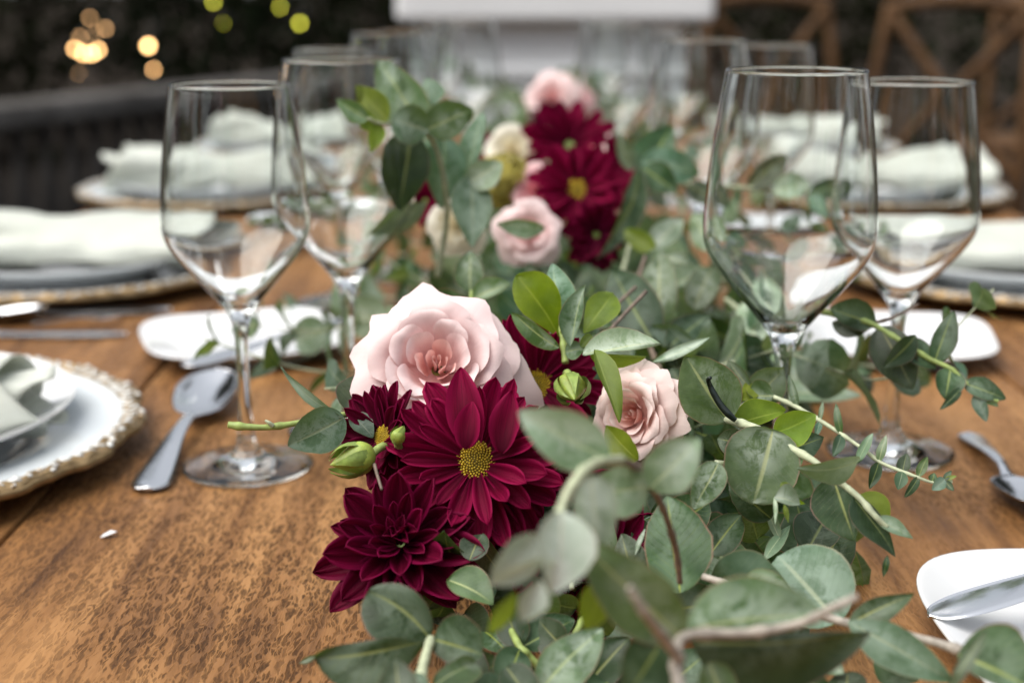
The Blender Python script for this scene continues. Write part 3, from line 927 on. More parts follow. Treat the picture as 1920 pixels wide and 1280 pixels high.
def spoon(p0, p1, label, flip=False, z=0.0):
    o, L = cutlery_root('spoon', label, 'spoon', p0, p1, 'steel spoons on the table', z)
    k = L / 0.20
    hd = st_s([(0.0, 0.0035, 0.003, 0), (0.003, 0.0085, 0.003, 0), (0.012, 0.0108, 0.0035, -0.0006), (0.035, 0.0090, 0.0060, -0.0012), (0.070, 0.0056, 0.0105, -0.001), (0.100, 0.0038, 0.0120, -0.0006), (0.114, 0.0042, 0.0095, 0), (0.121, 0.0062, 0.0085, 0.0008)])
    bw = st_s([(0.121, 0.0062, 0.0085, 0.0008), (0.130, 0.0145, 0.0095, 0.004), (0.146, 0.0192, 0.0125, 0.0092), (0.164, 0.0202, 0.0150, 0.0105), (0.181, 0.0165, 0.0165, 0.0082), (0.193, 0.0110, 0.0164, 0.003), (0.2, 0.0006, 0.0168, 0)])
    h = obj('handle', strip_mesh('handle', hd, 9, 0.0026), M['steel'], o); b = obj('bowl', strip_mesh('bowl', bw, 15, 0.0014), M['steel'], o)
    o.scale = (k, k, k)
def knife(p0, p1, label, z=0.0, spread=False):
    o, L = cutlery_root('table_knife' if not spread else 'butter_knife', label, 'knife', p0, p1, 'steel knives', z)
    k = L / 0.22
    hd = st_s([(0.0, 0.003, 0.003, 0), (0.004, 0.0075, 0.003, 0), (0.03, 0.0085, 0.0035, 0), (0.075, 0.0062, 0.004, 0), (0.100, 0.0050, 0.004, 0), (0.110, 0.0060, 0.004, 0)])
    if spread:
        bl = st_s([(0.110, 0.0060, 0.004, 0), (0.122, 0.0085, 0.0036, 0), (0.140, 0.0125, 0.003, 0), (0.170, 0.0150, 0.003, 0), (0.198, 0.0145, 0.003, 0), (0.214, 0.0095, 0.003, 0), (0.22, 0.001, 0.003, 0)])
    else:
        bl = st_s([(0.110, 0.0060, 0.004, 0), (0.118, 0.0082, 0.0036, 0), (0.150, 0.0092, 0.003, 0), (0.190, 0.0088, 0.003, 0), (0.212, 0.0055, 0.003, 0), (0.22, 0.0006, 0.003, 0)])
    obj('handle', strip_mesh('handle', hd, 7, 0.006), M['steel'], o); obj('blade', strip_mesh('blade', bl, 7, 0.0022), M['steel'], o)
    o.scale = (k, k, k)
    return o
def fork(p0, p1, label, z=0.0):
    o, L = cutlery_root('fork', label, 'fork', p0, p1, 'steel forks', z)
    k = L / 0.20
    hd = st_s([(0.0, 0.0035, 0.003, 0), (0.003, 0.0080, 0.003, 0), (0.012, 0.0095, 0.0032, 0), (0.040, 0.0070, 0.005, 0), (0.085, 0.0040, 0.010, 0), (0.118, 0.0034, 0.011, 0), (0.135, 0.0095, 0.0065, 0.001), (0.150, 0.0118, 0.005, 0.001)])
    obj('handle', strip_mesh('handle', hd, 7, 0.0026), M['steel'], o)
    for j in range(4):
        y = (j - 1.5) * 0.0066
        t = obj('tine', strip_mesh('tine', st_s([(0.150, 0.0022, 0.0050, 0), (0.170, 0.0019, 0.0055, 0), (0.190, 0.0016, 0.0085, 0), (0.20, 0.0006, 0.0105, 0)]), 3, 0.0018), M['steel'], o, (0, y, 0))
    o.scale = (k, k, k)

spoon(T(276, 926), T(412, 735), 'dessert spoon lying left of the nearest glass foot')
spoon(T(1815, 818), T(1945, 985), 'dark dessert spoon at the right edge, above the corner plate')
knife(T(-260, 632), T(238, 632), 'table knife nearest the camera before the second left charger')
knife(T(-300, 592), T(320, 588), 'table knife tucked along the second left charger')
spoon(T(-260, 612), T(92, 606), 'soup spoon between the two knives at the left edge', z=0.002)
fork(T(60, 622), T(224, 566, 0.02), 'fork leaning across the knives toward the charger', z=0.006)
kb = knife(T(640, 605, 0.014), T(345, 690, 0.014), 'butter knife resting across the left side plate', 0.0135, True)
_t0, _t1 = T(1730, 1172, 0.014), T(1892, 1128, 0.020)
_kd = (_t1 - _t0); _kd.z = 0; _kd.normalize()
kb2 = knife(_t0 + _kd * 0.160, _t0, 'butter knife on the corner side plate at the lower right', 0.0450, True)
kb2.rotation_euler = (R(1), R(10.5), kb2.rotation_euler.z)

# a fallen white petal scrap on the bare table
pt = T(203, 1003, 0.001)
o = obj('petal_scrap', mesh('petal_scrap', [(-.0045, -.0012, 0), (-.001, -.002, .0008), (.003, -.0018, .0016), (.0045, .0004, .001), (.002, .002, .0018), (-.002, .0014, .0006)], [(0, 1, 5), (1, 2, 4, 5), (2, 3, 4)]), M['porcelain'], None, pt)
o.rotation_euler = (0, 0, 0.5)
tag(o, 'tiny white petal scrap lying on the bare wood at the left', 'petal')
#--GARLAND--
# ------------------------------------------------------------------ garland: leaves and stems
def prof_w(shape, s):
    s = min(max(s, 0.0), 1.0)
    if shape == 'r':
        return max(0.0, 1 - abs(2 * s - 1) ** 2.3) ** 0.5
    if shape == 'o':      # ovate, widest at 0.4, blunt point
        q = s ** 0.78
        return max(0.0, math.sin(PI * q)) ** 0.72
    if shape == 'p':      # ovate, sharp point
        q = s ** 0.70
        return max(0.0, math.sin(PI * q)) ** 0.80 * (1 - 0.28 * s ** 2) * 1.12
    if shape == 'l':
        q = s ** 0.85
        return max(0.0, math.sin(PI * q)) ** 0.95
    if shape == 'b':      # obovate: widest near the tip
        q = s ** 1.45
        return max(0.0, math.sin(PI * q)) ** 0.62
    return math.sin(PI * s)

def leaf_geo(P0, P1, s_, n_, hA, hB, shape='o', cup=0.2, bend=0.06, bow=0.0, wave=0.05, seed=0.0, ns=14, na=8):
    ax = P1 - P0
    L = ax.length
    t = ax / L
    V, F, UV = [], [], []
    hm = max(hA, hB)
    for i in range(ns + 1):
        s = 0.5 - 0.5 * math.cos(PI * i / ns)
        w = prof_w(shape, s)
        for j in range(na + 1):
            a = -1 + 2 * j / na
            h = (hA if a > 0 else hB) * w
            sd_ = (1 if a > 0 else -1) * 2 + seed
            wob = 1 + 0.10 * mnoise.noise(Vector((s * 2.6, sd_, seed))) + 0.045 * mnoise.noise(Vector((s * 9.0, sd_, seed * 2)))
            p = P0 + t * (L * s)
            p = p + s_ * (a * h * wob + bow * 4 * s * (1 - s))
            p = p + n_ * (cup * abs(a) ** 1.6 * h + bend * L * 4 * s * (1 - s) + wave * hm * math.sin(2.6 * PI * s + seed + (1.3 if a > 0 else 0)) * abs(a) ** 1.5
                          + 0.05 * L * mnoise.noise(Vector((s * 1.7 + seed, a * 0.9, seed))))
            V.append(p); UV.append((j / na, s))
    m = na + 1
    for i in range(ns):
        for j in range(na):
            k = i * m + j
            F.append((k, k + 1, k + m + 1, k + m))
    return V, F, UV

_seed = [0.0]
def leaf(root, b, t, hA, hB=None, mat='leaf', roll=0, shape='o', cup=0.2, bend=0.06, bow=0, wave=0.06, name='leaf', label=None):
    """leaf from base pixel+depth to tip pixel+depth; half widths in px towards its clockwise / other side"""
    hB = hA if hB is None else hB
    _seed[0] += 1.37
    P0 = U(*b); P1 = U(*t)
    mid = (P0 + P1) / 2
    D = (b[2] + t[2]) / 2
    k = D / FPX / max(0.25, math.cos(R(roll)))
    view = (CAM - mid).normalized()
    tt = (P1 - P0).normalized()
    n0 = (view - tt * view.dot(tt)).normalized()
    s0 = tt.cross(n0)
    c, s = math.cos(R(roll)), math.sin(R(roll))
    s1 = s0 * c + n0 * s
    n1 = n0 * c - s0 * s
    V, F, UV = leaf_geo(P0, P1, s1, n1, hA * k, hB * k, shape, cup, bend, bow * D / FPX, wave, _seed[0])
    inv = (Matrix.Translation(root.location) @ root.rotation_euler.to_matrix().to_4x4()).inverted()
    o = obj(name, mesh(name, [inv @ v for v in V], F, UV), M[mat], root)
    if label: o['label'] = label
    return o

def stem(root, pts, r0, r1, mat='stem_pale', name='stem'):
    P = [U(*p) for p in pts]
    return obj(name, tube_mesh(name, P, r0, r1, 9, 10, root.location, True, .017), M[mat], root)

def branch(label, at, grp='eucalyptus sprigs of the garland', name='eucalyptus_sprig'):
    return empty(name, U(*at), label, 'eucalyptus', grp)

# A: arching blurred sprig in front of the flowers
b = branch('blurred pale sprig arching over right below the burgundy flower', (1275, 1092, .50))
stem(b, [(1275, 1092, .51), (1266, 1025, .50), (1240, 945, .48), (1205, 888, .46), (1162, 862, .44), (1118, 868, .425), (1082, 898, .415), (1056, 945, .41), (1042, 1000, .405), (1030, 1060, .40)], .0011, .0016, 'stem_brown')
stem(b, [(1165, 862, .4385), (1118, 867, .4235), (1082, 897, .4135), (1056, 944, .4085), (1042, 1000, .4035), (1030, 1060, .3985)], .0016, .0012, 'stem_pale', 'stem_tip')
leaf(b, (1140, 862, .43), (972, 772, .425), 55, 52, 'leaf_pale', 8, 'o', .15)
leaf(b, (1218, 915, .45), (1312, 822, .445), 48, 50, 'leaf_pale', -5, 'o', .15)
leaf(b, (1216, 912, .455), (1108, 925, .45), 44, 50, 'leaf_pale', 5, 'r', .1)
leaf(b, (1108, 885, .43), (1118, 1052, .42), 40, 44, 'leaf_pale', 10, 'o', .2)
leaf(b, (1052, 958, .405), (1036, 1112, .40), 52, 56, 'leaf_white', 25, 'o', .45, .1)
leaf(b, (1008, 1000, .405), (922, 1092, .41), 34, 40, 'leaf_white', 20, 'o', .3)
leaf(b, (1022, 1046, .40), (912, 1096, .40), 20, 16, 'leaf_white', 40, 'l', .3)
leaf(b, (1015, 1085, .40), (975, 1168, .40), 28, 26, 'leaf_white', 20, 'l', .5, name='young_leaf')
leaf(b, (966, 1108, .40), (916, 1188, .41), 18, 16, 'leaf_yellow', 30, 'l', .2, name='young_leaf')
leaf(b, (1130, 1090, .44), (1100, 1180, .44), 34, 30, 'leaf_yellow', 15, 'o', .2)

# B: nearest blurred sprig at the bottom
b = branch('nearest blurred sprig at the bottom with long dark leaves and pale twig', (1280, 1290, .41))
stem(b, [(1276, 1300, .41), (1268, 1240, .415), (1286, 1192, .42), (1400, 1186, .425), (1500, 1168, .425), (1560, 1140, .42), (1608, 1118, .42)], .0019, .0012, 'stem_grey')
stem(b, [(1180, 1100, .385), (1212, 1152, .39), (1248, 1200, .405), (1272, 1232, .413)], .0011, .0018, 'stem_grey', 'twig')
leaf(b, (1280, 1192, .425), (1090, 1015, .42), 62, 66, 'leaf', 10, 'o', .25, .08)
leaf(b, (1290, 1178, .43), (1545, 1150, .44), 14, 78, 'leaf', 12, 'o', .1, .05)
leaf(b, (1300, 1205, .44), (1630, 1182, .45), 98, 10, 'leaf_dark', -18, 'o', .1, .05)
leaf(b, (1246, 1190, .425), (1172, 1310, .42), 50, 56, 'leaf_dark', 10, 'o', .2)
leaf(b, (1330, 1240, .44), (1360, 1330, .44), 36, 36, 'leaf', 10, 'r', .2)

# C: sharp sprig at the lower left
b = branch('sprig with big wavy round leaves at the bottom left of the garland', (784, 1295, .475))
stem(b, [(784, 1300, .475), (794, 1245, .487), (808, 1196, .50)], .0019, .0015, 'stem_pale')
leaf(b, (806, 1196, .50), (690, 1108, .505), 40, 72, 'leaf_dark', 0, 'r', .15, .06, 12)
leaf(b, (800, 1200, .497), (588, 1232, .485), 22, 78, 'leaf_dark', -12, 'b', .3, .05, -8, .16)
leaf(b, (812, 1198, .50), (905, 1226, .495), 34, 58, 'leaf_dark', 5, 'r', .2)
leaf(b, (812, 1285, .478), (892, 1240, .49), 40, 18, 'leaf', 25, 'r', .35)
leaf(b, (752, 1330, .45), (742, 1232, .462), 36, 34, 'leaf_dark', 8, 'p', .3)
leaf(b, (800, 1330, .455), (770, 1262, .47), 30, 34, 'leaf_blue', 20, 'o', .3)
leaf(b, (600, 1226, .52), (560, 1244, .53), 6, 6, 'leaf_pale', 0, 'l', .2)

# D: low sprig in the shade at the bottom middle
b = branch('low shaded sprig with yellow stem between the bottom leaves', (1012, 1250, .53))
stem(b, [(1014, 1252, .53), (992, 1230, .53), (976, 1214, .53), (958, 1180, .54)], .0016, .0013, 'stem_green')
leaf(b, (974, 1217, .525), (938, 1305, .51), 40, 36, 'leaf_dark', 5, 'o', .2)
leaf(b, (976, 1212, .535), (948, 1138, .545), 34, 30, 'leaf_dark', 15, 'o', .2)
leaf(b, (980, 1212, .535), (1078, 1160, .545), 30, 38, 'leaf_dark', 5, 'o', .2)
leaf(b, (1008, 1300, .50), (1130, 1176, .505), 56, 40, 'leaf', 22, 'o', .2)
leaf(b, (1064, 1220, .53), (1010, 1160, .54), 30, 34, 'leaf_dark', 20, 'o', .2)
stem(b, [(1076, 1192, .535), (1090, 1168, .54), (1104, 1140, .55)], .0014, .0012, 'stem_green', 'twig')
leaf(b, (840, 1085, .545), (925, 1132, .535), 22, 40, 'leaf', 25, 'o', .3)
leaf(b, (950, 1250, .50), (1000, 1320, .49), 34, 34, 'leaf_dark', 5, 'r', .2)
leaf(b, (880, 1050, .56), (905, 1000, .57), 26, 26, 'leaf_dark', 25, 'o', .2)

# E: main sharp sprig at the right
b = branch('sharp sprig right of the blush rose with a dark hooked twig on its leaf', (1362, 785, .60))
stem(b, [(1360, 785, .60), (1410, 800, .59), (1450, 816, .58), (1490, 843, .572), (1530, 867, .565), (1570, 900, .56), (1610, 932, .555), (1640, 966, .55), (1662, 988, .55)], .0017, .0011, 'stem_pale')
leaf(b, (1366, 790, .598), (1286, 668, .605), 62, 58, 'leaf', 6, 'o', .12, .04)
leaf(b, (1376, 796, .602), (1472, 770, .61), 14, 36, 'leaf_yellow', 10, 'o', .15)
leaf(b, (1450, 806, .577), (1412, 944, .562), 76, 66, 'leaf', 8, 'r', .15, .05)
leaf(b, (1452, 812, .58), (1530, 778, .575), 36, 30, 'leaf_yellow', -10, 'o', .3, .05)
leaf(b, (1482, 842, .585), (1545, 820, .595), 26, 22, 'leaf_dark', 5, 'p', .2)
leaf(b, (1612, 860, .558), (1494, 876, .55), 18, 28, 'leaf_pale', 35, 'o', .3, .12)
leaf(b, (1562, 894, .562), (1602, 1014, .552), 62, 26, 'leaf_dark', 5, 'o', .2)
leaf(b, (1600, 932, .556), (1680, 1044, .55), 34, 16, 'leaf_dark', 25, 'p', .3)
leaf(b, (1608, 930, .557), (1664, 988, .555), 6, 34, 'leaf_yellow', 15, 'o', .4)
leaf(b, (1642, 972, .552), (1712, 1010, .548), 12, 15, 'leaf_pale', 20, 'p', .3, name='young_leaf')
leaf(b, (1664, 1040, .55), (1656, 1082, .55), 6, 7, 'leaf_dark', 0, 'l', .2, .1)
obj('withered_twig', tube_mesh('withered_twig', [U(1379, 788, .592), U(1366, 776, .592), U(1352, 760, .593), U(1338, 737, .594), U(1331, 722, .594), U(1328, 712, .592), U(1332, 708, .590)], [.0010, .0016, .0015, .0014, .0011, .0010, .0008], None, 8, 6, b.location), M['withered'], b)
leaf(b, (1400, 830, .60), (1345, 822, .605), 24, 30, 'leaf_dark', 10, 'o', .2)
leaf(b, (1470, 880, .585), (1500, 840, .59), 24, 22, 'leaf', 20, 'o', .2)

# F: thin sprig with small paired leaves
b = branch('thin sprig of small paired leaves reaching over the right glass foot', (1448, 742, .66))
stem(b, [(1446, 742, .66), (1488, 760, .652), (1540, 790, .642), (1578, 814, .634), (1620, 843, .626), (1650, 866, .62), (1692, 884, .614), (1722, 895, .611), (1750, 904, .61), (1786, 902, .608)], .0011, .0006, 'stem_pale')
for (bb, tt, h, m_, rl) in [((1496, 764, .651), (1479, 702, .655), 8, 'leaf', 10), ((1537, 790, .642), (1543, 752, .645), 5, 'leaf', 10), ((1537, 790, .642), (1529, 818, .64), 7, 'leaf_blue', 10),
                        ((1578, 814, .634), (1567, 756, .638), 8, 'leaf', 20), ((1578, 814, .633), (1562, 856, .628), 11, 'leaf_blue', 15), ((1608, 866, .62), (1637, 812, .624), 10, 'leaf_pale', 20), ((1618, 844, .626), (1606, 870, .62), 7, 'leaf_blue', 10),
                        ((1648, 866, .62), (1662, 816, .623), 9, 'leaf', 20), ((1648, 866, .62), (1630, 916, .615), 12, 'leaf_dark', 10), ((1692, 884, .612), (1683, 918, .608), 13, 'leaf_blue', 10), ((1692, 886, .615), (1700, 850, .618), 13, 'leaf_dark', 10),
                        ((1722, 894, .611), (1739, 856, .613), 10, 'leaf', 15), ((1722, 894, .611), (1696, 932, .609), 9, 'leaf_dark', 20), ((1772, 898, .608), (1747, 918, .606), 12, 'leaf_blue', 10), ((1748, 903, .61), (1752, 886, .61), 8, 'leaf_dark', 10),
                        ((1770, 900, .608), (1784, 882, .609), 6, 'leaf_dark', 10), ((1772, 902, .608), (1788, 920, .606), 7, 'leaf_dark', 10), ((1772, 898, .608), (1794, 892, .607), 4, 'leaf_yellow', 10)]:
    leaf(b, bb, tt, h, h, m_, rl, 'o', .25, .05)
leaf(b, (1450, 742, .658), (1406, 742, .665), 32, 16, 'leaf', 5, 'r', .15)
leaf(b, (1404, 726, .665), (1366, 676, .672), 14, 22, 'leaf', 10, 'o', .2)
leaf(b, (1404, 716, .667), (1392, 752, .66), 8, 26, 'leaf_yellow', 10, 'o', .2)

# G: dark hanging sprig before the outer right glass
b = branch('dark sprig hanging across the stem of the outer right glass', (1556, 588, .73))
stem(b, [(1540, 584, .735), (1585, 592, .725), (1632, 606, .715), (1690, 640, .705), (1742, 672, .70), (1784, 692, .695), (1812, 718, .692), (1842, 742, .69), (1872, 752, .688)], .0016, .0009, 'stem_green')
stem(b, [(1632, 606, .715), (1672, 596, .72), (1722, 570, .725)], .0010, .0006, 'stem_brown', 'twig')
leaf(b, (1642, 608, .715), (1556, 578, .725), 36, 22, 'leaf_dark', 8, 'o', .2)
leaf(b, (1560, 604, .725), (1640, 604, .72), 32, 6, 'leaf_dark', 10, 'o', .2)
leaf(b, (1650, 612, .712), (1712, 730, .70), 44, 38, 'leaf_dark', 5, 'o', .2)
leaf(b, (1718, 628, .70), (1656, 690, .698), 20, 22, 'leaf_dark', 20, 'l', .3)
leaf(b, (1750, 684, .70), (1788, 584, .705), 28, 18, 'leaf_dark', 10, 'o', .2)
leaf(b, (1690, 640, .707), (1755, 690, .70), 26, 24, 'leaf_dark', 25, 'o', .2)
leaf(b, (1782, 690, .695), (1772, 748, .69), 26, 32, 'leaf_dark', 10, 'o', .2)
leaf(b, (1806, 718, .692), (1886, 748, .688), 18, 22, 'leaf_dark', 10, 'o', .25)
leaf(b, (1802, 726, .69), (1762, 768, .688), 9, 9, 'leaf_dark', 20, 'o', .2)
leaf(b, (1828, 738, .69), (1850, 790, .687), 14, 12, 'leaf_blue', 15, 'o', .2)
leaf(b, (1840, 742, .69), (1872, 762, .688), 8, 8, 'leaf', 15, 'o', .2, name='young_leaf')

# H: bright sprig behind the blush rose
b = branch('upright sprig with a bright yellow green leaf behind the blush rose', (1056, 640, .655))
stem(b, [(1060, 680, .65), (1056, 640, .655), (1052, 610, .66), (1062, 585, .665)], .0016, .001, 'stem_green')
leaf(b, (1048, 632, .66), (968, 516, .665), 50, 34, 'leaf_yellow', 8, 'b', .25, .05, 6)
leaf(b, (1056, 622, .665), (1036, 494, .672), 36, 26, 'leaf_blue', 8, 'o', .2)
leaf(b, (1070, 650, .645), (1098, 533, .65), 14, 26, 'leaf', 25, 'l', .5)
leaf(b, (1094, 626, .668), (1150, 550, .678), 32, 28, 'leaf_yellow', 10, 'b', .2)
leaf(b, (1048, 652, .645), (960, 585, .652), 16, 18, 'leaf', 30, 'o', .35)
leaf(b, (1092, 664, .632), (1240, 646, .625), 10, 32, 'leaf_pale', 32, 'o', .35, .06)
leaf(b, (1106, 662, .634), (1212, 668, .632), 24, 2, 'leaf_yellow', -20, 'o', .2, .04)
leaf(b, (1114, 656, .622), (1162, 792, .605), 12, 22, 'leaf_yellow', 30, 'o', .6, .08, 6)
leaf(b, (1222, 680, .66), (1334, 631, .665), 10, 12, 'leaf_pale', 25, 'l', .3, .05, 6)
leaf(b, (1052, 618, .655), (1074, 636, .65), 8, 8, 'leaf_yellow', 10, 'o', .4, name='young_leaf')
leaf(b, (1090, 650, .645), (1108, 628, .648), 10, 9, 'leaf_yellow', 10, 'r', .5, name='young_leaf')
leaf(b, (1060, 660, .648), (1098, 652, .645), 20, 16, 'leaf', 20, 'o', .3)
# J: leaf under the second rose and the sprig with small bud cluster
b = branch('sprig with a small hanging bud cluster below the sharp right sprig', (1348, 866, .565))
stem(b, [(1342, 868, .565), (1375, 872, .57), (1420, 885, .575)], .0014, .001, 'stem_pale')
leaf(b, (1346, 868, .562), (1300, 954, .552), 34, 32, 'leaf', 8, 'o', .2)
leaf(b, (1446, 972, .575), (1368, 900, .58), 36, 32, 'leaf_dark', 10, 'o', .2)
leaf(b, (1452, 932, .555), (1500, 946, .552), 12, 24, 'leaf_pale', 20, 'o', .6, .15, name='bud_scale')
leaf(b, (1452, 930, .56), (1453, 984, .555), 4, 5, 'leaf_pale', 10, 'l', .3, name='bud_scale')
leaf(b, (1470, 945, .558), (1478, 980, .555), 5, 5, 'leaf_yellow', 10, 'l', .3, name='bud_scale')
leaf(b, (1464, 905, .562), (1482, 922, .56), 8, 9, 'leaf_yellow', 10, 'o', .3, name='bud_scale')
leaf(b, (1486, 940, .556), (1510, 944, .554), 4, 5, 'leaf_yellow', 10, 'l', .3, name='bud_scale')
leaf(b, (1196, 862, .55), (1136, 798, .56), 22, 28, 'leaf_yellow', 15, 'o', .3)

# K: large leaves at the lower right
b = branch('lower right sprig with large round grey leaf and long bare stem', (1322, 1082, .53))
stem(b, [(1318, 1080, .53), (1440, 1120, .515), (1560, 1160, .505), (1640, 1178, .50), (1760, 1206, .49), (1860, 1240, .48), (1940, 1270, .472)], .0013, .0019, 'stem_grey')
leaf(b, (1276, 1112, .535), (1252, 930, .55), 76, 56, 'leaf_dark', 8, 'o', .12, .05)
leaf(b, (1332, 1088, .54), (1486, 1110, .53), 8, 72, 'leaf_blue', -18, 'o', .1, .06)
leaf(b, (1572, 1166, .525), (1458, 1042, .55), 84, 74, 'leaf_blue', -12, 'r', .2, .03)
leaf(b, (1592, 1168, .50), (1714, 1112, .50), 32, 18, 'leaf_dark', 15, 'p', .25)
leaf(b, (1590, 1164, .495), (1792, 1280, .478), 44, 40, 'leaf_blue', 5, 'l', .2)
leaf(b, (1796, 1226, .465), (1950, 1300, .45), 24, 88, 'leaf_dark', 10, 'o', .2)
leaf(b, (1776, 1300, .44), (1852, 1176, .445), 14, 12, 'leaf_dark', 10, 'l', .2)
leaf(b, (1400, 1078, .527), (1484, 1106, .522), 8, 22, 'leaf', 10, 'o', .2)
leaf(b, (1512, 1034, .585), (1560, 958, .60), 40, 46, 'leaf_dark', 15, 'o', .2)
leaf(b, (1432, 1050, .57), (1482, 984, .58), 14, 12, 'leaf_pale', 15, 'l', .2)
leaf(b, (1462, 1010, .575), (1440, 955, .585), 12, 8, 'leaf_pale', 15, 'o', .2)
leaf(b, (1330, 1040, .56), (1390, 965, .575), 32, 36, 'leaf_dark', 10, 'o', .2)
leaf(b, (1200, 1110, .55), (1165, 1000, .56), 40, 30, 'leaf_dark', 15, 'o', .2)
leaf(b, (1190, 1040, .55), (1210, 990, .56), 5, 5, 'leaf_pale', 10, 'l', .2)
leaf(b, (1380, 1250, .50), (1560, 1290, .48), 40, 50, 'leaf_dark', 10, 'o', .2)
leaf(b, (1120, 1180, .56), (1230, 1140, .565), 40, 40, 'leaf_dark', 10, 'o', .2)

# I: cut stem on the left
b = branch('sprig with a cut stem end pointing left at the glass foot', (660, 776, .62))
stem(b, [(690, 770, .625), (640, 778, .615), (590, 787, .61), (510, 800, .602), (462, 800, .60), (428, 796, .60)], .0012, .0015, 'stem_green')
stem(b, [(511, 798, .601), (504, 792, .60), (497, 788, .60)], .0011, .0005, 'stem_pale', 'twig')
leaf(b, (646, 782, .612), (540, 836, .605), 44, 42, 'leaf_blue', 8, 'o', .2)
leaf(b, (644, 784, .61), (527, 688, .62), 9, 9, 'leaf_pale', 30, 'l', .3, .04, -6)
leaf(b, (664, 776, .63), (694, 704, .65), 30, 48, 'leaf_dark', 10, 'o', .15)
leaf(b, (660, 776, .615), (700, 820, .61), 20, 20, 'leaf_blue', 15, 'o', .2)
# leaves behind the top of the blush rose
b = branch('sprig of two upright leaves just above the blush rose', (885, 560, .76))
stem(b, [(885, 580, .75), (884, 552, .76), (882, 520, .765)], .0014, .001, 'stem_green')
leaf(b, (882, 548, .76), (882, 470, .77), 26, 30, 'leaf', 5, 'o', .15)
leaf(b, (886, 560, .755), (958, 532, .755), 12, 26, 'leaf', 15, 'o', .2)
leaf(b, (884, 580, .75), (800, 560, .76), 30, 30, 'leaf_dark', 15, 'o', .2)

# N: tall upright spray left of the middle
b = branch('tall upright spray of broad eucalyptus leaves left of the middle flowers', (800, 470, .86))
stem(b, [(820, 520, .87), (838, 400, .86), (825, 300, .84), (798, 248, .82), (760, 232, .81), (715, 232, .80), (690, 222, .795)], .0018, .0009, 'stem_pale')
leaf(b, (799, 250, .825), (711, 114, .83), 42, 52, 'leaf', 5, 'o', .1, .04)
leaf(b, (798, 244, .82), (888, 206, .82), 36, 38, 'leaf', 8, 'o', .1)
leaf(b, (802, 246, .805), (736, 222, .80), 38, 36, 'leaf_blue', 5, 'r', .15)
leaf(b, (772, 246, .83), (748, 396, .825), 50, 42, 'leaf_dark', 5, 'o', .15)
leaf(b, (802, 205, .83), (798, 148, .84), 36, 12, 'leaf_blue', 10, 'o', .15)
leaf(b, (728, 226, .80), (668, 160, .805), 26, 26, 'leaf_yellow', 10, 'p', .3)
leaf(b, (690, 224, .797), (630, 186, .80), 18, 18, 'leaf', 15, 'p', .25)
leaf(b, (712, 234, .80), (694, 286, .80), 15, 15, 'leaf_yellow', 10, 'p', .25)
leaf(b, (700, 245, .80), (672, 205, .80), 18, 14, 'leaf_yellow', 15, 'o', .4, name='young_leaf')
leaf(b, (834, 258, .86), (826, 394, .86), 36, 40, 'leaf_blue', 5, 'p', .15)
leaf(b, (876, 330, .87), (908, 210, .88), 18, 24, 'leaf_blue', 20, 'o', .2)
leaf(b, (884, 325, .845), (886, 466, .83), 42, 38, 'leaf_blue', 5, 'l', .2)
leaf(b, (878, 345, .842), (942, 305, .84), 34, 24, 'leaf_pale', 15, 'o', .25)
leaf(b, (1022, 428, .82), (930, 418, .82), 16, 18, 'leaf_pale', 25, 'o', .3)
leaf(b, (800, 380, .85), (690, 440, .85), 22, 22, 'leaf_pale', 20, 'l', .2)
# O: right-middle upright leaves
b = branch('upright dark leaves beside the burgundy flowers, left of the largest glass', (1210, 400, .98))
stem(b, [(1165, 520, .93), (1190, 420, .96), (1200, 340, .985), (1208, 318, .99)], .0016, .001, 'stem_pale')
leaf(b, (1206, 332, .985), (1262, 234, 1.0), 34, 42, 'leaf_dark', 10, 'p', .2)
leaf(b, (1204, 300, .98), (1312, 326, .985), 36, 34, 'leaf_blue', 10, 'o', .15)
leaf(b, (1206, 315, .97), (1270, 362, .965), 26, 30, 'leaf_dark', 10, 'o', .15)
leaf(b, (1196, 308, .97), (1118, 486, .92), 18, 26, 'leaf_dark', 25, 'l', .35, .06, -14)
leaf(b, (1184, 320, .98), (1160, 250, .985), 18, 14, 'leaf', 15, 'o', .2)
stem(b, [(1280, 344, 1.0), (1340, 348, 1.0), (1440, 356, 1.0), (1540, 362, 1.0)], .0016, .0012, 'stem_pale', 'side_stem')
leaf(b, (1392, 352, 1.0), (1474, 290, 1.01), 34, 20, 'leaf_dark', 10, 'o', .2)
leaf(b, (1446, 360, .99), (1524, 346, .99), 22, 28, 'leaf_pale', 15, 'o', .2)
leaf(b, (1520, 362, .99), (1612, 345, 1.0), 22, 18, 'leaf_dark', 15, 'o', .2)
leaf(b, (1290, 346, 1.0), (1350, 386, .99), 22, 20, 'leaf_dark', 15, 'o', .2)
leaf(b, (1520, 364, .99), (1560, 410, .985), 16, 16, 'leaf_blue', 15, 'o', .2)
